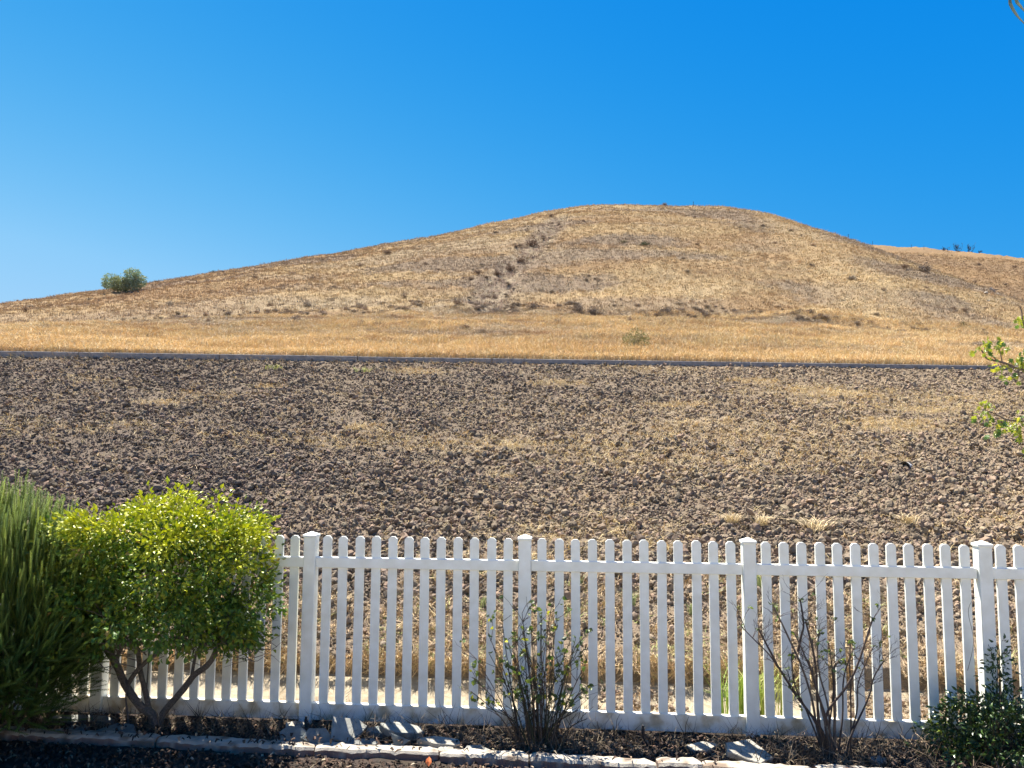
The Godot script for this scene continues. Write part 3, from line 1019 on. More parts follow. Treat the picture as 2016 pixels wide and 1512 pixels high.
	swarm("crown", leaf_mesh(0.20, 0.05, 0.2, 0.4), mat(Color.WHITE, 0.7, true, lin(0.22, 0.27, 0.14)), places, tints, tree)
	# scorched bare trees, stakes and a pole on the right skyline
	var black := mat(lin(0.035, 0.032, 0.032), 0.95)
	var burnt_labels := ["leftmost of the small black bare trees on the right skyline", "black bare tree with the widest twigs on the right skyline", "black bare tree third from the left on the right skyline", "smallest and rightmost black bare tree on the right skyline"]
	var burnt := [Vector3(66.3, -115.5, 0.9), Vector3(69.2, -116.8, 1.25), Vector3(70.9, -116.6, 1.15), Vector3(72.2, -116.4, 0.55)]
	for i in 4:
		var b: Vector3 = burnt[i]
		var t := thing("burnt_tree", burnt_labels[i], "tree", hill_at(b.x, b.y) + Vector3(0, -0.05, 0), "burnt trees on the skyline")
		for k in 9:
			st = begin()
			var a := r(0, TAU)
			var tip := Vector3(cos(a) * r(0.2, 0.65), r(0.7, 1.0), sin(a) * 0.4) * b.z
			tube(st, smooth_path([Vector3(tip.x * 0.55 + r(-0.25, 0.25), 0, 0), tip * Vector3(0.9, 0.45, 0.9) + Vector3(r(-0.12, 0.12), 0.05, 0), tip], 3), 0.022 * b.z, 0.011, 4)
			for n in 8:
				var o := tip * r(0.35, 1.0)
				tube(st, [o, o + Vector3(r(-0.3, 0.3), r(0.0, 0.3), r(-0.2, 0.2)) * b.z], 0.016, 0.009, 3)
			obj("bough", done(st), black, t)
	var stakes := [Vector3(36.1, -81.0, 0.55), Vector3(55.4, -116.0, 0.75), Vector3(61.1, -115.5, 0.6), Vector3(62.2, -114.0, 0.6)]
	var stake_labels := ["thin stake on the skyline right of the summit", "thin stake where the two hills meet on the skyline", "left one of two thin stakes near the black bare trees", "right one of two thin stakes near the black bare trees"]
	for i in 4:
		st = begin()
		tube(st, [Vector3(0, -0.1, 0), Vector3(0.02, stakes[i].z, 0)], 0.03, 0.024, 5)
		cham_box(st, Vector3(0.02, stakes[i].z, 0), Vector3(0.09, 0.05, 0.05), 0.01)
		var o := obj("stake", done(st), black)
		o.position = hill_at(stakes[i].x, stakes[i].y)
		tag(o, stake_labels[i], "stake", "stakes on the skyline")
	st = begin()
	tube(st, [Vector3(0, -0.1, 0), Vector3(0, 0.62, 0)], 0.03, 0.026, 5)
	cham_box(st, Vector3(0, 0.60, 0), Vector3(0.14, 0.05, 0.05), 0.01)
	var pole := obj("marker_pole", done(st), black)
	pole.position = hill_at(23.1, -96.0)
	tag(pole, "short dark marker pole on top of the hill", "pole")
	# log and pale rocks on the right flank
	st = begin()
	tube(st, smooth_path([Vector3(-0.9, 0.05, 0.1), Vector3(0, 0.14, 0), Vector3(0.9, 0.1, -0.1)], 4), 0.09, 0.06, 6, 0.15)
	var log_o := obj("fallen_log", done(st), mat(lin(0.07, 0.055, 0.045), 0.95))
	log_o.position = hill_at(55.0, -86.6)
	tag(log_o, "dark fallen log among pale rocks on the right slope", "log")
	var rock := mat(lin(0.34, 0.30, 0.25), 0.95)
	var rocks := [Vector3(37.5, -60.0, 0.5), Vector3(39.7, -62.7, 0.6), Vector3(39.3, -61.5, 0.42), Vector3(38.1, -58.8, 0.46), Vector3(36.1, -57.5, 0.34)]
	for i in 5:
		var o := obj("rock", clod_mesh(400 + i), rock)
		o.transform = turned(hill_at(rocks[i].x, rocks[i].y) + Vector3(0, 0.05, 0), 0.3, Vector3(1.3, 0.6, 0.9) * rocks[i].z)
		tag(o, "pale rock in the cluster on the hill's right flank, " + ["second from the left", "rightmost of all", "upper one near the right end", "middle one", "smallest and leftmost"][i], "rock", "pale rocks on the right flank")
	# bleached dead branches on the far left of the strip
	st = begin()
	for i in 9:
		var o := Vector3(r(-0.2, 0.2), 0.02, r(-0.1, 0.1))
		tube(st, [o, o + Vector3(r(-0.25, 0.25), r(0.05, 0.22), r(-0.1, 0.1))], 0.008, 0.004, 4)
	var dead := obj("dead_branch", done(st), mat(lin(0.22, 0.19, 0.16), 0.95))
	dead.position = hill_at(-18.7, -30.5)
	tag(dead, "small tangle of dead branches in the golden strip far left", "branch")

func slope_plants() -> void:
	var sm := mat(lin(0.55, 0.44, 0.26), 0.85, false, lin(0.10, 0.08, 0.04))
	var t := tuft_mesh(90, 0.32, 0.007, 1.9, 0.07)
	var spots := [Vector2(3.11, 10.98), Vector2(3.5, 10.9), Vector2(4.18, 10.7), Vector2(5.58, 10.92)]
	var labels := ["pale dried grass tuft left of the third fence post on the clods", "pale dried grass tuft just right of the third fence post", "widest pale dried grass tuft above the pickets", "pale flattened dried grass above the right end of the fence"]
	for i in 4:
		var o := obj("dried_grass_tuft", t, sm)
		o.transform = Transform3D(Basis(Vector3.UP, i * 1.7).scaled(Vector3(1.1, 0.75, 1.1) * (1.25 if i == 2 else 0.9)), Vector3(spots[i].x, slope_h(spots[i].x, spots[i].y) + 0.02, -spots[i].y))
		tag(o, labels[i], "grass tuft", "dried grass tufts on the clods")
	var weed_mat := mat(lin(0.20, 0.23, 0.09), 0.8, false, lin(0.12, 0.14, 0.05))
	var weeds := [Vector3(1.32, 8.72, 1.0), Vector3(2.83, 9.02, 1.15), Vector3(1.98, 8.6, 0.6), Vector3(-0.31, 8.8, 0.6), Vector3(2.5, 9.5, 0.8), Vector3(0.8, 9.2, 0.6)]
	var weed_labels := ["grey-green weed seen between pickets right of the middle post", "tall olive weed seen beside the third post behind the fence", "low green weed between the two taller weeds behind the fence", "small green weed behind the pickets left of the bare rose", "olive weed high on the bank beside the third post", "pale weed on the bank behind the middle pickets"]
	var weed := tuft_mesh(44, 0.34, 0.012, 0.55, 0.05)
	for i in 6:
		var o := obj("weed", weed, weed_mat)
		o.transform = Transform3D(Basis(Vector3.UP, i * 1.1).scaled(Vector3.ONE * weeds[i].z), Vector3(weeds[i].x, slope_h(weeds[i].x, weeds[i].y), -weeds[i].y))
		tag(o, weed_labels[i], "weed", "weeds behind the fence")
	var green := mat(lin(0.33, 0.35, 0.10), 0.8, false, lin(0.12, 0.13, 0.03))
	for i in 2:
		var p: Vector2 = [Vector2(-6.5, 20.9), Vector2(-4.1, 21.0)][i]
		var o := obj("green_weed", tuft_mesh(60, 0.22, 0.012, 1.6, 0.22), green)
		o.position = Vector3(p.x, slope_h(p.x, p.y), -p.y)
		tag(o, ["yellow-green weed patch below the drain wall on the left", "yellow-green weed patch below the drain wall, right of the other"][i], "weed", "yellow-green weeds below the wall")
	# the bright green grass clump by the third post
	var c := thing("green_grass_clump", "bright green grass clump behind the fence at the third post", "grass clump", Vector3(2.12, -0.08, -7.0))
	for k in 3:
		var st := begin()
		for i in 120:
			var a := r(0, TAU)
			var lean := Vector3(cos(a), 0, sin(a) * 0.7) * r(0.05, 0.75)
			blade(st, Vector3(r(-0.17, 0.17), 0, r(-0.10, 0.10)) + Vector3((k - 1) * 0.13, 0, 0), lean, r(0.3, 0.62), 0.008, r(0.0, 0.4))
		obj("blades", done(st), mat([lin(0.18, 0.27, 0.03), lin(0.25, 0.30, 0.06), lin(0.33, 0.33, 0.11)][k], 0.6, false, lin(0.14, 0.19, 0.02)), c)
	# a curved pale scrap on the clods
	var st := begin()
	for i in 8:
		var a0 := PI * i / 8.0
		var a1 := PI * (i + 1) / 8.0
		for q in [0.10, 0.085]:
			quad(st, Vector3(-0.11, sin(a0) * q, cos(a0) * q), Vector3(0.11, sin(a0) * q * 0.8, cos(a0) * q), Vector3(0.11, sin(a1) * q * 0.8, cos(a1) * q), Vector3(-0.11, sin(a1) * q, cos(a1) * q))
	var scrap := obj("pipe_scrap", done(st), mat(lin(0.62, 0.60, 0.56), 0.6))
	scrap.position = Vector3(6.89, slope_h(6.89, 13.52) - 0.01, -13.52)
	scrap.rotation.y = 0.9
	tag(scrap, "small pale curved scrap lying on the clods at the right", "scrap")

# ------------------------------------------------------------------ the bed
func flagstone(label: String, at: Vector3, w: float, d: float, th: float, turn: float, tip: float, lean: float, m: Material, corners := 7) -> void:
	var st := begin()
	st.set_smooth_group(-1)
	var poly := []
	for i in corners:
		var a := TAU * (i + r(-0.25, 0.25)) / corners
		poly.append(Vector2(cos(a) * w * 0.5 * r(0.85, 1.1), sin(a) * d * 0.5 * r(0.85, 1.1)))
	var top := []
	var rim := []
	var low := []
	for i in corners:
		var a: Vector2 = poly[i]
		var b: Vector2 = poly[(i + 1) % corners]
		for k in 3:
			var p := a.lerp(b, k / 3.0) * (1.0 + r(-0.03, 0.03))
			var y := th * 0.5 + r(-0.003, 0.003)
			top.append(Vector3(p.x * 0.965, y, p.y * 0.965))
			rim.append(Vector3(p.x, y - 0.006, p.y))
			low.append(Vector3(p.x * r(0.95, 1.04), -th * 0.5, p.y * r(0.95, 1.04)))
	for i in top.size():
		var j := (i + 1) % top.size()
		tri(st, Vector3(0, th * 0.5 + 0.002, 0), top[i], top[j])
		quad(st, top[i], rim[i], rim[j], top[j])
		quad(st, rim[i], low[i], low[j], rim[j])
		tri(st, Vector3(0, -th * 0.5, 0), low[j], low[i])
	var o := obj("flagstone", done(st), m)
	o.transform = Transform3D(Basis(Vector3.UP, turn) * Basis(Vector3.RIGHT, tip) * Basis(Vector3.BACK, lean), at)
	tag(o, label, "flagstone", "loose flagstones in the bed")

func bed() -> void:
	var slate := []
	for c in [lin(0.18, 0.185, 0.17), lin(0.28, 0.28, 0.245), lin(0.33, 0.31, 0.26), lin(0.17, 0.19, 0.18)]:
		var m := mat(c, 0.8)
		m.albedo_texture = noise_tex(81, 0.02, Color(0.72, 0.72, 0.73), Color(1, 1, 1), 256)
		m.normal_enabled = true
		m.normal_texture = bump_tex(82, 0.04, 3.0, 256)
		triplanar(m, 2.0)
		slate.append(m)
	flagstone("small pale flagstone behind the left sprinkler at the fence post foot", Vector3(-1.74, 0.02, -6.44), 0.16, 0.12, 0.03, 0.3, 0.25, -0.05, slate[2])
	flagstone("blue-grey half-round flagstone leaning up by the left sprinkler", Vector3(-1.66, 0.05, -6.13), 0.24, 0.16, 0.022, 0.1, 1.05, 0.08, slate[3])
	flagstone("dark pointed flagstone leaning beside the half-round one", Vector3(-1.47, 0.045, -6.12), 0.26, 0.15, 0.025, -0.2, 0.95, -0.22, slate[3], 5)
	flagstone("large tilted flagstone with stripes of light left of the middle post", Vector3(-1.27, 0.07, -6.22), 0.34, 0.26, 0.03, 0.25, 0.62, -0.22, slate[1], 5)
	flagstone("flat blue-grey flagstone right of the large tilted one", Vector3(-1.03, 0.025, -6.30), 0.22, 0.14, 0.04, -0.1, 0.1, 0.0, slate[3])
	flagstone("thick long flagstone close under the bottom rail, left of the rose", Vector3(-0.85, 0.05, -6.26), 0.38, 0.17, 0.06, -0.12, 0.1, -0.12, slate[1], 8)
	flagstone("small rough flagstone in front of the flat blue-grey one", Vector3(-1.1, 0.01, -6.07), 0.2, 0.13, 0.05, 0.15, 0.15, 0.0, slate[0])
	flagstone("upright triangular shard of slate before the thick flagstone", Vector3(-0.84, 0.06, -6.04), 0.17, 0.19, 0.02, 0.15, 1.2, 0.2, slate[3], 3)
	flagstone("long striped flagstone left of the bare rose's foot", Vector3(-0.52, 0.035, -6.04), 0.34, 0.14, 0.05, -0.14, 0.12, -0.05, slate[2], 6)
	flagstone("small round stone before the long striped flagstone", Vector3(-0.48, 0.01, -5.95), 0.14, 0.09, 0.05, 0.4, 0.1, 0.0, slate[2], 8)
	flagstone("flat flagstone with bands of light just behind the edging", Vector3(-0.23, 0.008, -5.96), 0.27, 0.14, 0.03, -0.1, 0.1, 0.0, slate[1], 5)
	flagstone("long dark flagstone in the shade left of the shrub's trunk", Vector3(-3.55, 0.01, -6.58), 0.62, 0.14, 0.04, -0.08, 0.15, 0.0, slate[0], 7)
	flagstone("flat dark flagstone in front of the shrub's trunk", Vector3(-3.1, 0.01, -6.28), 0.40, 0.22, 0.035, -0.1, 0.3, 0.05, slate[3], 6)
	flagstone("small dark flagstone left of the one before the trunk", Vector3(-3.45, 0.01, -6.36), 0.2, 0.12, 0.035, 0.3, 0.2, 0.0, slate[0], 6)
	flagstone("large flagstone striped by picket shadows at the third post's foot", Vector3(1.76, 0.03, -5.90), 0.37, 0.36, 0.04, -0.12, 0.16, -0.12, slate[2], 5)
	flagstone("low pale flagstone just left of the large striped one", Vector3(1.47, 0.0, -6.07), 0.26, 0.17, 0.035, 0.05, 0.1, 0.05, slate[2], 5)
	flagstone("small grey flagstone at the foot of the right bare rose", Vector3(2.68, 0.01, -5.82), 0.13, 0.11, 0.03, 0.3, 0.3, 0.0, slate[0], 6)
	flagstone("grey flagstone under the dark shrub at the right edge", Vector3(3.72, 0.01, -5.72), 0.3, 0.16, 0.05, -0.2, 0.1, 0.0, slate[0], 6)
	# sprinklers
	var black := mat(lin(0.02, 0.02, 0.022), 0.5)
	var at := [Vector3(-1.64, -0.04, -6.40), Vector3(1.04, -0.04, -6.24)]
	for i in 2:
		var s := thing("sprinkler", ["black sprinkler head on a riser beside the left fence post", "black sprinkler head on a riser before the middle of the third panel"][i], "sprinkler", at[i], "sprinklers along the fence")
		var st := begin()
		tube(st, [Vector3.ZERO, Vector3(0, 0.10, 0)], 0.008, 0.008, 8)
		obj("riser", done(st), black, s)
		st = begin()
		tube(st, [Vector3(0, 0.09, 0), Vector3(0, 0.105, 0), Vector3(0, 0.125, 0), Vector3(0.001, 0.127, 0)], 0.014, 0.013, 8)
		obj("nozzle", done(st), black, s)
		st = begin()
		tube(st, [Vector3(0, 0.127, 0), Vector3(0, 0.15, 0)], 0.009, 0.010, 8)
		obj("cap", done(st), black, s)
	# mulch: bark chips, dead leaves and twigs
	var cm := mat(Color.WHITE, 0.9, true)
	var chips := []
	for k in 3:
		var st := begin()
		var l := 0.045
		var w := 0.013 + 0.004 * k
		var bend := 0.008 + 0.006 * k
		for s in [0.0, 0.004]:
			quad(st, Vector3(-l * 0.5, s, -w * 0.4), Vector3(0, s + bend, -w * 0.5), Vector3(0, s + bend, w * 0.5), Vector3(-l * 0.5, s, w * 0.3))
			quad(st, Vector3(0, s + bend, -w * 0.5), Vector3(l * 0.5, s, -w * 0.2), Vector3(l * 0.5, s, w * 0.3), Vector3(0, s + bend, w * 0.5))
		chips.append(done(st))
	for k in 3:
		var places := []
		var tints := []
		for i in 9000:
			var x := r(-6.2, 6.2)
			var z := lerpf(-4.7, -6.62 + 0.078 * (x + 1.763), pow(r(0, 1), 0.7))
			var on_kerb := absf(z - kerb_z(x)) < 0.13
			if on_kerb and r(0, 1) > 0.035 + 0.10 * (1.0 - smoothstep(-1.6, -0.1, x)): continue
			places.append(turned(Vector3(x, (0.055 if on_kerb else -0.035 + r(0.0, 0.03)), z), 0.5, Vector3(r(0.4, 1.3), 1, r(0.5, 1.2))))
			var c := Color(0.024, 0.016, 0.012).lerp(Color(0.115, 0.068, 0.045), pow(r(0, 1), 2.0))
			if r(0, 1) < 0.06: c = Color(0.26, 0.20, 0.135)
			tints.append(jig(c, 0.25))
		tag(swarm("bark_mulch", chips[k], cm, places, tints, self), "dark bark chips and dead leaves strewn over the bed", "mulch", "bark mulch", "stuff")
	var places := []
	var tints := []
	var twigs := tuft_mesh(4, 0.11, 0.0045, 2.8, 0.04)
	for i in 3400:
		var x := r(-4.2, 4.2)
		var z := lerpf(kerb_z(x) - 0.12, -6.60 + 0.078 * (x + 1.763), r(0, 1))
		var near := maxf(1.0 - absf(x - 0.25) / 0.7, 1.0 - absf(x - 2.5) / 1.0)
		if r(0, 1) > 0.45 + 0.55 * maxf(near, 0.0): continue
		places.append(turned(Vector3(x, r(-0.02, 0.02), z), 1.0, Vector3.ONE * r(0.5, 1.3)))
		tints.append(jig(Color(0.30, 0.23, 0.15).lerp(Color(0.035, 0.026, 0.02), pow(r(0, 1), 0.45)), 0.25))
	tag(swarm("dry_twigs", twigs, cm, places, tints, self), "dry twigs and stalks lying on the mulch", "twigs", "", "stuff")
	# one orange leaf on the edging
	var leaf := obj("orange_leaf", leaf_mesh(0.07, 0.045), mat(lin(0.42, 0.11, 0.03), 0.7))
	leaf.transform = Transform3D(Basis(Vector3.RIGHT, -0.6), Vector3(-0.58, 0.0, -5.70))
	tag(leaf, "single orange dead leaf lying against the edging stones", "leaf")

# ------------------------------------------------------------------ shrubs
func rosemary() -> void:
	var b := thing("rosemary_bush", "tall feathery dark green needle-leaved bush at the left edge", "bush", Vector3(-4.15, -0.03, -6.2))
	var st := begin()
	for i in 46:
		var a := r(0, TAU)
		var tip := Vector3(cos(a) * r(0.2, 0.75), r(0.5, 1.5), sin(a) * r(0.1, 0.5))
		var mid := Vector3(tip.x * r(0.5, 0.9), tip.y * 0.45, tip.z * 0.6)
		tube(st, smooth_path([Vector3(r(-0.12, 0.12), 0, r(-0.1, 0.1)), mid, tip], 5), r(0.010, 0.02), 0.003, 5, 0.12)
	obj("branches", done(st), mat(lin(0.10, 0.075, 0.055), 0.95), b)
	# a shoot: a thin stem set with needles
	var shoots := []
	for k in 2:
		st = begin()
		st.set_color(Color(0.8, 0.6, 0.5))
		tube(st, [Vector3.ZERO, Vector3(0.01, 0.16, 0), Vector3(0.0, 0.32, 0.01)], 0.0022, 0.001, 3)
		for i in 74:
			var y := 0.31 * (i + 1) / 74.0 + 0.012
			var a := i * 2.4
			var l := 0.034 * (1.0 - 0.5 * y / 0.32)
			var d := Vector3(cos(a), 0.95, sin(a)).normalized() * l
			var p := Vector3(0.01 * sin(y * 9.0), y, 0)
			var s := d.cross(Vector3.UP).normalized() * 0.0034
			var new_growth := lerpf(0.55, 1.35, y / 0.32)  # needles paler towards the shoot tip, where growth is new
			st.set_color(Color(new_growth * (0.75 + 0.35 * y / 0.32), new_growth, new_growth * 0.9))
			tri(st, p - s, p + s, p + d)
		shoots.append(done(st))
	var m := mat(Color.WHITE, 0.6, true, lin(0.25, 0.32, 0.04))
	for k in 2:
		var places := []
		var tints := []
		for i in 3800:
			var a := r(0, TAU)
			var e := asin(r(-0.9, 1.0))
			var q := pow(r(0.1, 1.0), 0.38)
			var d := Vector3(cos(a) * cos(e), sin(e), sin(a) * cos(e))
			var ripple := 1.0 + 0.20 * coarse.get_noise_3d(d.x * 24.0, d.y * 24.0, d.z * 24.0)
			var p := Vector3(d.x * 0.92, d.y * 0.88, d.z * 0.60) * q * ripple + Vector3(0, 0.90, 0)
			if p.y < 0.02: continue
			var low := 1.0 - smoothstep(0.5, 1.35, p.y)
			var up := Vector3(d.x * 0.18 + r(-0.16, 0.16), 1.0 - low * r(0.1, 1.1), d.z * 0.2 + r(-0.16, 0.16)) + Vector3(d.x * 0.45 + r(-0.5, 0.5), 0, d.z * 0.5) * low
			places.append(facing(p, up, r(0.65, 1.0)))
			tints.append(jig(Color(0.04, 0.09, 0.02).lerp(Color(0.25, 0.31, 0.045), r(0, 1) * (1.0 - 0.6 * low)), 0.2))  # lower shoots tinted darker, painting in the shade low in the bush
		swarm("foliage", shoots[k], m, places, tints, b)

func green_shrub() -> void:
	var s := thing("green_shrub", "rounded yellow-green leafy shrub with dark forked trunks before the fence", "shrub", Vector3(-2.88, -0.04, -6.47))
	var bark := mat(lin(0.19, 0.165, 0.145), 0.95)
	bark.normal_enabled = true
	bark.normal_texture = bump_tex(91, 0.05, 8.0, 256)
	bark.albedo_texture = noise_tex(92, 0.05, Color(0.55, 0.55, 0.55), Color(1, 1, 1), 256)
	triplanar(bark, 4.0)
	var o := s.position
	var stems := [
		[0.036, 0.022, Vector3(-2.89, -0.06, -6.48), Vector3(-2.91, 0.07, -6.5), Vector3(-3.03, 0.16, -6.5), Vector3(-3.16, 0.33, -6.5), Vector3(-3.23, 0.47, -6.5), Vector3(-3.32, 0.6, -6.5), Vector3(-3.38, 0.69, -6.5), Vector3(-3.37, 0.82, -6.5), Vector3(-3.45, 1.1, -6.45)],
		[0.018, 0.012, Vector3(-3.24, 0.51, -6.5), Vector3(-3.23, 0.66, -6.6), Vector3(-3.22, 0.79, -6.6), Vector3(-3.15, 1.2, -6.5)],
		[0.024, 0.016, Vector3(-2.9, -0.05, -6.5), Vector3(-3.0, 0.25, -6.53), Vector3(-3.06, 0.42, -6.55), Vector3(-3.09, 0.59, -6.55), Vector3(-3.14, 0.72, -6.55), Vector3(-3.12, 1.1, -6.5)],
		[0.019, 0.017, Vector3(-3.13, 0.33, -6.5), Vector3(-3.02, 0.47, -6.45), Vector3(-2.87, 0.59, -6.4), Vector3(-2.74, 0.7, -6.4), Vector3(-2.56, 0.79, -6.4), Vector3(-2.4, 1.1, -6.4)],
		[0.030, 0.020, Vector3(-2.86, -0.06, -6.5), Vector3(-2.84, 0.08, -6.5), Vector3(-2.65, 0.31, -6.45), Vector3(-2.55, 0.43, -6.4), Vector3(-2.44, 0.51, -6.35), Vector3(-2.37, 0.62, -6.35), Vector3(-2.26, 0.95, -6.35)],
		[0.014, 0.010, Vector3(-2.58, 0.41, -6.42), Vector3(-2.59, 0.55, -6.5), Vector3(-2.55, 0.71, -6.5), Vector3(-2.65, 1.1, -6.45)],
		[0.008, 0.005, Vector3(-3.08, -0.03, -6.45), Vector3(-3.12, 0.23, -6.45), Vector3(-3.13, 0.34, -6.45), Vector3(-3.3, 0.8, -6.4)],
		[0.007, 0.005, Vector3(-2.98, 0.2, -6.5), Vector3(-2.95, 0.5, -6.45), Vector3(-2.93, 0.85, -6.4)]]
	for l in stems:
		var p := []
		for v in l.slice(2): p.append(v - o)
		var st := begin()
		tube(st, smooth_path(p, 5), l[0], l[1], 9, 0.07)
		obj("trunk", done(st), bark, s)
	# twigs under and inside the crown
	var c := Vector3(-2.80, 1.19, -6.36) - o
	var rad := Vector3(0.88, 0.70, 0.64)
	var st := begin()
	var places := []
	var tints := []
	var clusters := []
	for i in 235:
		var d := Vector3(r(-1, 1), r(-0.85, 1), r(-1, 1)).normalized()
		var lump := 1.0 + 0.27 * coarse.get_noise_3d(d.x * 16.0, d.y * 16.0, d.z * 16.0)
		var q := pow(r(0.12, 1), 0.4)
		var at := c + d * rad * q * lump
		if d.y < -0.55 and absf(d.x) < 0.5 and q > 0.8: continue
		clusters.append([at, d, q])
		if i % 4 == 0 and d.y < 0.4:
			var from := c + Vector3(d.x * 0.4, -0.55, d.z * 0.2)
			tube(st, smooth_path([from, from.lerp(at, 0.5) + Vector3(r(-0.08, 0.08), r(-0.02, 0.1), r(-0.08, 0.08)), at], 3), 0.006, 0.002, 4)
	# a loose spray that reaches left over the rosemary
	for k in 10: clusters.append([Vector3(-3.5 - 0.02 * k + r(-0.05, 0.05), 1.35 + r(-0.25, 0.3), -6.1) - o, Vector3(-1, 0.3, 0), 1.0])
	# boughs that hang low on the right, and the fine twigs below the crown
	for k in 9: clusters.append([Vector3(-2.16 + r(-0.16, 0.10), 0.82 + r(-0.12, 0.16), -6.3 + r(-0.15, 0.15)) - o, Vector3(0.6, -0.5, 0.2), 0.7])
	for i in 90:
		var p := c + Vector3(r(-0.75, 0.75), -0.5 + r(-0.12, 0.1), r(-0.3, 0.3))
		tube(st, smooth_path([p, p + Vector3(r(-0.2, 0.2), r(-0.08, 0.08), r(-0.1, 0.1)), p + Vector3(r(-0.35, 0.35), r(-0.12, 0.15), r(-0.1, 0.2))], 3), 0.004, 0.0015, 4)
	obj("twigs", done(st), bark, s)
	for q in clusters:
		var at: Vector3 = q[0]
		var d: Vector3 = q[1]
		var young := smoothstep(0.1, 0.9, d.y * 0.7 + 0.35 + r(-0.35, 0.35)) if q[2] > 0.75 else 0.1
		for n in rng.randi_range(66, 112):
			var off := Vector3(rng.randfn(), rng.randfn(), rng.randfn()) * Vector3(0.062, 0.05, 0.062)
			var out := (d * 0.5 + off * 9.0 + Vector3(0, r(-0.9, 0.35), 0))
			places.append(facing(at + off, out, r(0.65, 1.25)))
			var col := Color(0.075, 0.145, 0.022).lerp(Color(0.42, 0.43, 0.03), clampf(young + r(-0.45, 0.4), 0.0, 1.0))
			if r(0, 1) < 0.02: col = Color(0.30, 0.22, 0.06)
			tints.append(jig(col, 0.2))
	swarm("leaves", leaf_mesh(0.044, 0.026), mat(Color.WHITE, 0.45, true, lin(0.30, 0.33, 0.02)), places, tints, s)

func twiggy(st: SurfaceTool, p: Vector3, d: Vector3, l: float, rad: float, depth: int, tips: Array) -> void:
	var mid := p + d * l * 0.5 + Vector3(r(-1, 1), r(-0.5, 1), r(-1, 1)) * l * 0.08
	var end := p + d * l + Vector3(r(-1, 1), r(-0.3, 0.6), r(-1, 1)) * l * 0.12
	tube(st, [p, mid, end], rad, rad * 0.6, 4)
	tips.append(end)
	if depth > 0:
		for k in rng.randi_range(1, 3):
			var q := p.lerp(end, r(0.4, 1.0))
			twiggy(st, q, (d + Vector3(r(-0.9, 0.9), r(-0.2, 0.8), r(-0.7, 0.7))).normalized(), l * r(0.4, 0.75), rad * 0.6, depth - 1, tips)

func rose_one() -> void:
	var s := thing("bare_rose_bush", "sparse rose bush of many thin canes before the middle post", "rose bush", Vector3(0.22, -0.04, -6.12))
	var wood := [mat(lin(0.05, 0.04, 0.03), 0.9), mat(lin(0.10, 0.07, 0.05), 0.9), mat(lin(0.055, 0.055, 0.027), 0.9)]
	var leaf := leaf_mesh(0.042, 0.028, 0.2, 0.3)
	var leaf_mats := [mat(lin(0.03, 0.05, 0.015), 0.5, false, lin(0.05, 0.08, 0.01)), mat(lin(0.06, 0.09, 0.02), 0.5, false, lin(0.10, 0.14, 0.02)), mat(lin(0.30, 0.30, 0.02), 0.5, false, lin(0.25, 0.26, 0.01))]
	for i in 46:
		var st := begin()
		var u := (i + 0.5) / 46.0 * 2.0 - 1.0
		var x := u * 0.45 - 0.03 + r(-0.06, 0.06)
		var hgt := (1.04 - 0.46 * u * u) * (r(0.72, 1.12) if i % 3 else r(0.4, 0.8))
		if u > 0.45: hgt *= 0.95
		var base := Vector3(u * 0.12 + r(-0.05, 0.05), 0, r(-0.08, 0.08))
		var tip := Vector3(x, hgt, r(-0.12, 0.16))
		var path := smooth_path([base, base.lerp(tip, 0.45) + Vector3(r(-0.04, 0.04) - u * 0.03, 0.06, r(-0.03, 0.03)), tip], 5)
		tube(st, path, r(0.004, 0.0075), 0.0024, 5, 0.12)
		var tips := []
		for k in rng.randi_range(3, 6):
			var p: Vector3 = path[rng.randi_range(3, path.size() - 1)]
			twiggy(st, p, Vector3(r(-0.9, 0.9) + u * 0.4, r(0.3, 1.0), r(-0.5, 0.5)).normalized(), r(0.06, 0.19), 0.0026, 1, tips)
		tips.append(tip)
		# thorns
		for k in 10:
			var p: Vector3 = path[rng.randi_range(1, path.size() - 1)]
			var d := Vector3(r(-1, 1), r(-0.2, 0.4), r(-1, 1)).normalized()
			tri(st, p + Vector3(0, 0.004, 0), p - Vector3(0, 0.004, 0), p + d * 0.013)
		var cane := obj("cane", done(st), wood[rng.randi() % 3], s)
		for k in rng.randi_range(6, 13):
			var t: Vector3 = tips[rng.randi() % tips.size()]
			if t.y < 0.35: continue
			var lf := obj("leaf", leaf, leaf_mats[0 if r(0, 1) < 0.55 else (1 if r(0, 1) < 0.8 else 2)], cane)
			lf.transform = facing(t, Vector3(r(-1, 1), r(-0.8, 0.8), r(-1, 1)), r(0.6, 1.25))
	var grass := obj("dead_undergrowth", tuft_mesh(130, 0.26, 0.004, 0.95, 0.22), mat(lin(0.16, 0.115, 0.075), 0.9), s)
	grass.position = Vector3(0.05, 0, -0.05)

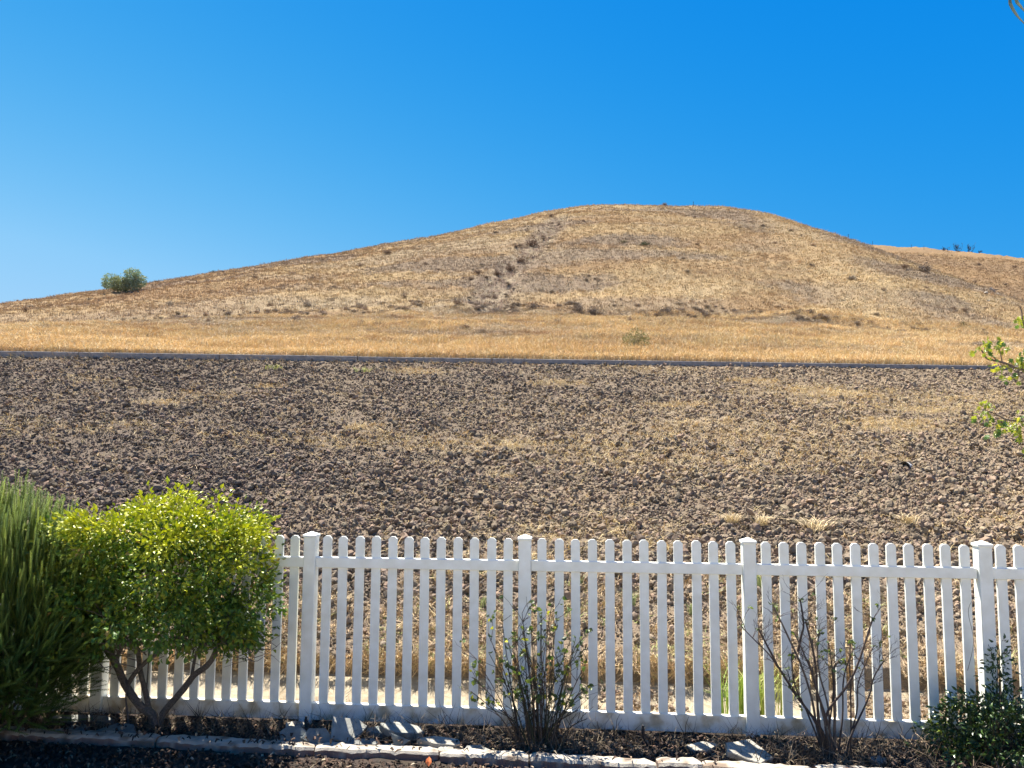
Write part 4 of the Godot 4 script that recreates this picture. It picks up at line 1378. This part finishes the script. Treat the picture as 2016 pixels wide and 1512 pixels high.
func rose_two() -> void:
	var s := thing("pruned_rose_bush", "pruned bare rose bush with thick dark canes right of the third post", "rose bush", Vector3(2.4, -0.04, -5.95))
	var o := Vector3(2.4, -0.04, -5.88)
	var wood := [mat(lin(0.075, 0.055, 0.045), 0.9), mat(lin(0.13, 0.105, 0.085), 0.9), mat(lin(0.05, 0.04, 0.035), 0.9)]
	var leaf := leaf_mesh(0.036, 0.022, 0.2, 0.3)
	var leaf_mats := [mat(lin(0.03, 0.05, 0.015), 0.5, false, lin(0.05, 0.08, 0.01)), mat(lin(0.09, 0.13, 0.025), 0.5, false, lin(0.14, 0.19, 0.02))]
	var canes := [
		[0.0105, 0, Vector3(2.38, -0.06, -5.9), Vector3(2.33, 0.17, -5.88), Vector3(2.18, 0.38, -5.88), Vector3(2.03, 0.6, -5.85), Vector3(1.94, 0.76, -5.83), Vector3(1.85, 0.93, -5.82)],
		[0.0055, 0, Vector3(2.0, 0.64, -5.85), Vector3(1.94, 0.73, -5.85), Vector3(1.84, 0.83, -5.85), Vector3(1.73, 0.94, -5.85)],
		[0.0095, 1, Vector3(2.37, -0.06, -5.92), Vector3(2.31, 0.17, -5.92), Vector3(2.27, 0.41, -5.92), Vector3(2.2, 0.64, -5.92), Vector3(2.13, 0.81, -5.94), Vector3(2.01, 1.08, -5.96)],
		[0.0095, 2, Vector3(2.18, 0.74, -5.92), Vector3(2.2, 0.86, -5.9), Vector3(2.22, 0.95, -5.9), Vector3(2.2, 1.13, -5.9)],
		[0.011, 0, Vector3(2.38, -0.06, -5.88), Vector3(2.31, 0.17, -5.88), Vector3(2.3, 0.46, -5.88), Vector3(2.29, 0.69, -5.88), Vector3(2.23, 0.97, -5.88)],
		[0.0085, 1, Vector3(2.4, -0.06, -5.95), Vector3(2.35, 0.17, -5.97), Vector3(2.34, 0.51, -6.0), Vector3(2.32, 0.82, -6.0)],
		[0.0095, 0, Vector3(2.40, -0.06, -5.86), Vector3(2.35, 0.27, -5.86), Vector3(2.5, 0.5, -5.84), Vector3(2.59, 0.66, -5.84), Vector3(2.67, 0.87, -5.84), Vector3(2.72, 1.01, -5.84)],
		[0.0075, 2, Vector3(2.50, -0.06, -5.88), Vector3(2.53, 0.11, -5.88), Vector3(2.67, 0.41, -5.86), Vector3(2.72, 0.57, -5.86), Vector3(2.8, 0.69, -5.86)],
		[0.012, 1, Vector3(2.43, -0.06, -5.93), Vector3(2.44, 0.11, -5.93), Vector3(2.45, 0.38, -5.93), Vector3(2.45, 0.6, -5.93), Vector3(2.5, 0.68, -5.93)],
		[0.0065, 0, Vector3(2.52, -0.06, -5.9), Vector3(2.55, 0.11, -5.9), Vector3(2.56, 0.47, -5.9), Vector3(2.56, 0.64, -5.9), Vector3(2.57, 0.83, -5.9)],
		[0.0065, 2, Vector3(2.41, -0.06, -5.9), Vector3(2.39, 0.16, -5.9), Vector3(2.43, 0.46, -5.9), Vector3(2.42, 0.69, -5.9), Vector3(2.4, 0.82, -5.9)],
		[0.010, 0, Vector3(2.39, -0.06, -5.84), Vector3(2.36, 0.2, -5.82), Vector3(2.27, 0.5, -5.82), Vector3(2.22, 0.7, -5.82)],
		[0.008, 1, Vector3(2.41, -0.06, -5.95), Vector3(2.42, 0.3, -5.98), Vector3(2.36, 0.6, -6.0), Vector3(2.37, 0.88, -6.0)],
		[0.007, 0, Vector3(2.44, -0.06, -5.9), Vector3(2.50, 0.25, -5.92), Vector3(2.53, 0.55, -5.94), Vector3(2.62, 0.78, -5.94)],
		[0.007, 2, Vector3(2.36, -0.06, -5.88), Vector3(2.22, 0.3, -5.86), Vector3(2.12, 0.52, -5.84), Vector3(2.10, 0.74, -5.84)],
		[0.008, 1, Vector3(2.4, -0.06, -5.86), Vector3(2.32, 0.35, -5.86), Vector3(2.25, 0.62, -5.86), Vector3(2.13, 0.9, -5.86)],
		[0.006, 0, Vector3(2.48, -0.06, -5.9), Vector3(2.60, 0.3, -5.9), Vector3(2.62, 0.52, -5.9), Vector3(2.74, 0.8, -5.88)],
		[0.006, 2, Vector3(2.36, -0.06, -5.9), Vector3(2.28, 0.22, -5.86), Vector3(2.14, 0.42, -5.86), Vector3(2.08, 0.5, -5.86)]]
	for c in canes:
		var p := []
		for v in c.slice(2): p.append(v - o)
		var st := begin()
		var path := smooth_path(p, 5)
		tube(st, path, c[0] * 1.08, c[0] * 0.62, 7, 0.1)
		var tips := []
		for k in rng.randi_range(8, 14):
			var q: Vector3 = path[rng.randi_range(path.size() / 2, path.size() - 1)]
			twiggy(st, q, Vector3(r(-1, 1), r(0.1, 0.9), r(-0.5, 0.5)).normalized(), r(0.05, 0.17), 0.0022, 2, tips)
		tips.append(path[path.size() - 1])
		var cane := obj("cane", done(st), wood[c[1]], s)
		for k in rng.randi_range(1, 5):
			var t: Vector3 = tips[rng.randi() % tips.size()] if k > 0 else path[path.size() - 1]
			for n in 3:
				var lf := obj("leaf", leaf, leaf_mats[0 if r(0, 1) < 0.6 else 1], cane)
				lf.transform = facing(t, Vector3(r(-1, 1), r(-0.9, 0.5), r(-1, 1)), r(0.6, 1.2))
	var grass := obj("dead_undergrowth", tuft_mesh(160, 0.22, 0.004, 1.2, 0.28), mat(lin(0.15, 0.11, 0.075), 0.9), s)
	grass.position = Vector3(-0.1, 0, -0.05)

func dark_shrub() -> void:
	var s := thing("dark_leafy_shrub", "low dark green glossy-leaved shrub at the lower right corner", "shrub", Vector3(3.63, -0.04, -5.98))
	var st := begin()
	var places := []
	var tints := []
	var sprays := []
	for i in 150:
		var a := r(0, TAU)
		var e := asin(r(0.0, 1.0))
		var q := pow(r(0.1, 1), 0.42)
		var d := Vector3(cos(a) * cos(e), sin(e), sin(a) * cos(e))
		var at := Vector3(d.x * 0.62, d.y * 0.44 + 0.02, d.z * 0.36) * q * (1.0 + 0.25 * coarse.get_noise_3d(d.x * 19.0, d.y * 19.0, d.z * 19.0))
		at.y += 0.12 * smoothstep(0.0, 0.5, at.x) - 0.10 * smoothstep(0.2, 0.6, -at.x)
		sprays.append([at, d])
	# the upright shoot before the fourth post, and arching ones to its left
	for k in 9: sprays.append([Vector3(0.13 + 0.02 * sin(k), 0.34 + 0.055 * k, -0.12), Vector3(0, 1, 0)])
	for k in 6: sprays.append([Vector3(-0.06 - 0.055 * k, 0.38 + 0.05 * k - 0.012 * k * k, -0.05), Vector3(-1, 0.2, 0)])
	for k in 3: sprays.append([Vector3(-0.33 + 0.04 * k, 0.30 + 0.03 * k, -0.02), Vector3(-0.3, 1, 0)])
	for q in sprays:
		var at: Vector3 = q[0]
		tube(st, smooth_path([Vector3(at.x * 0.2, 0, at.z * 0.2), at * Vector3(0.7, 0.55, 0.7), at], 3), 0.004, 0.0018, 4)
		var young := r(0, 1) < 0.08
		for n in rng.randi_range(20, 36):
			var off := Vector3(rng.randfn(), rng.randfn() * 0.8, rng.randfn()) * 0.042
			places.append(facing(at + off, q[1] * 0.4 + off * 12.0 + Vector3(0, r(-0.8, 0.3), 0), r(0.6, 1.2)))
			tints.append(jig(Color(0.16, 0.20, 0.02) if young else Color(0.022, 0.045, 0.014).lerp(Color(0.05, 0.085, 0.02), r(0, 1)), 0.25))
	obj("stems", done(st), mat(lin(0.06, 0.045, 0.03), 0.9), s)
	swarm("leaves", leaf_mesh(0.042, 0.019, 0.2, 0.35), mat(Color.WHITE, 0.32, true, lin(0.05, 0.085, 0.01)), places, tints, s)
	st = begin()
	var v := [Vector3(3.58, 0.55, -6.2), Vector3(3.62, 0.78, -6.17), Vector3(3.59, 1.0, -6.17), Vector3(3.63, 1.1, -6.17), Vector3(3.68, 1.12, -6.18)]
	var p := []
	for q in v: p.append(q - s.position)
	tube(st, smooth_path(p, 5), 0.0022, 0.0016, 4)
	obj("bare_tendril", done(st), mat(lin(0.12, 0.08, 0.06), 0.9), s)

func leafy_tree() -> void:
	var t := thing("broadleaf_tree", "tree at the right edge whose lime green leafy twigs reach into view", "tree", Vector3(4.15, -0.03, -4.8))
	var o := t.position
	var bark := mat(lin(0.11, 0.085, 0.07), 0.95)
	bark.normal_enabled = true
	bark.normal_texture = bump_tex(95, 0.05, 8.0, 256)
	triplanar(bark, 3.0)
	var st := begin()
	tube(st, smooth_path([Vector3(0, -0.1, 0), Vector3(0.03, 1.2, 0), Vector3(-0.03, 2.6, 0.05), Vector3(0.05, 4.2, 0), Vector3(0.0, 5.7, 0)], 6), 0.085, 0.025, 10, 0.06)
	obj("trunk", done(st), bark, t)
	var boughs := [
		[0.012, Vector3(4.12, 2.3, -4.8), Vector3(3.7, 2.55, -4.8), Vector3(3.33, 2.69, -4.8), Vector3(3.21, 2.76, -4.8), Vector3(3.15, 2.78, -4.8), Vector3(3.08, 2.81, -4.8), Vector3(2.99, 2.83, -4.8), Vector3(2.97, 2.86, -4.8), Vector3(2.95, 2.89, -4.8)],
		[0.004, Vector3(3.08, 2.815, -4.8), Vector3(3.07, 2.88, -4.8), Vector3(3.07, 2.91, -4.8)],
		[0.004, Vector3(3.05, 2.82, -4.8), Vector3(3.0, 2.87, -4.8), Vector3(2.98, 2.9, -4.8)],
		[0.006, Vector3(3.5, 2.63, -4.8), Vector3(3.21, 2.71, -4.8), Vector3(3.17, 2.75, -4.8), Vector3(3.1, 2.78, -4.8)],
		[0.010, Vector3(4.12, 2.2, -4.8), Vector3(3.6, 2.40, -4.8), Vector3(3.32, 2.44, -4.8), Vector3(3.2, 2.44, -4.8), Vector3(3.09, 2.45, -4.8), Vector3(3.03, 2.48, -4.8), Vector3(2.98, 2.5, -4.8)],
		[0.008, Vector3(4.12, 2.6, -4.8), Vector3(3.6, 2.85, -4.8), Vector3(3.3, 2.95, -4.8), Vector3(3.23, 3.05, -4.8), Vector3(3.22, 3.13, -4.8), Vector3(3.21, 3.17, -4.8)],
		[0.008, Vector3(4.12, 2.0, -4.8), Vector3(3.6, 2.15, -4.8), Vector3(3.25, 2.22, -4.8)],
		[0.014, Vector3(4.13, 4.6, -4.8), Vector3(3.7, 5.3, -4.8), Vector3(3.35, 5.55, -4.8)]]
	for b in boughs:
		var p := []
		for v in b.slice(1): p.append(v - o)
		st = begin()
		tube(st, smooth_path(p, 4), b[0], b[0] * 0.35, 6, 0.08)
		obj("branch", done(st), bark, t)
	var leaf := lobed_leaf_mesh(0.049)
	var mats := [mat(lin(0.13, 0.17, 0.02), 0.45, false, lin(0.24, 0.27, 0.02)), mat(lin(0.23, 0.24, 0.03), 0.45, false, lin(0.38, 0.36, 0.03)), mat(lin(0.05, 0.10, 0.02), 0.45, false, lin(0.08, 0.14, 0.02))]
	var tufts := [
		[2.95, 2.88, 0.034, 14], [2.99, 2.92, 0.029, 10], [3.06, 2.91, 0.034, 12], [3.1, 2.89, 0.021, 6], [3.08, 2.78, 0.038, 13], [3.13, 2.73, 0.038, 13], [3.19, 2.83, 0.025, 9], [3.21, 2.79, 0.025, 9], [3.21, 2.87, 0.017, 5],
		[2.94, 2.49, 0.038, 16], [3.0, 2.55, 0.029, 9], [3.02, 2.45, 0.034, 12], [3.04, 2.4, 0.038, 12], [3.06, 2.36, 0.042, 12], [3.13, 2.39, 0.038, 13], [3.18, 2.47, 0.034, 12], [3.17, 2.42, 0.034, 12], [3.17, 2.35, 0.025, 8], [3.2, 2.24, 0.025, 8], [3.22, 3.1, 0.025, 8], [3.23, 3.05, 0.017, 6]]
	for q in tufts:
		for n in q[3]:
			var off: Vector3 = Vector3(rng.randfn(), rng.randfn(), rng.randfn() * 1.2) * q[2] * 0.62
			var k := rng.randf()
			var lf := obj("leaf", leaf, mats[1 if k < 0.28 else (0 if k < 0.74 else 2)], t)
			lf.transform = facing(Vector3(q[0], q[1], -4.8) - o + off, Vector3(off.x * 12.0, r(-1.2, 0.3), off.z * 12.0 + r(-0.4, 0.4)), r(0.55, 1.0))
	# two long narrow leaves hanging at the very top corner
	var strip := mat(lin(0.06, 0.08, 0.07), 0.25, false, lin(0.04, 0.06, 0.05))
	for v in [[Vector3(3.33, 5.55, -4.8), Vector3(3.27, 5.348, -4.8), Vector3(3.252, 5.207, -4.8), Vector3(3.26, 5.158, -4.8), Vector3(3.296, 5.091, -4.8), Vector3(3.352, 5.025, -4.8)], [Vector3(3.36, 5.54, -4.8), Vector3(3.287, 5.348, -4.8), Vector3(3.292, 5.207, -4.8), Vector3(3.32, 5.158, -4.8), Vector3(3.363, 5.102, -4.8)]]:
		var p := []
		for q in v: p.append(q - o)
		p = smooth_path(p, 5)
		st = begin()
		for i in p.size() - 1:
			var w0 := 0.011 * sin(PI * (0.12 + 0.86 * i / p.size()))
			var w1 := 0.011 * sin(PI * (0.12 + 0.86 * (i + 1) / p.size()))
			var n0 := Vector3(0.8, 0.5, 0.3)
			for sd in [-1.0, 1.0]:
				quad(st, p[i], p[i] + n0 * w0 * sd + Vector3(0, 0, 0.006), p[i + 1] + n0 * w1 * sd + Vector3(0, 0, 0.006), p[i + 1])
		var lf := obj("strap_leaf", done(st), strip, t)
		lf.set_meta("label", "narrow grey-green leaf hanging at the top right corner")
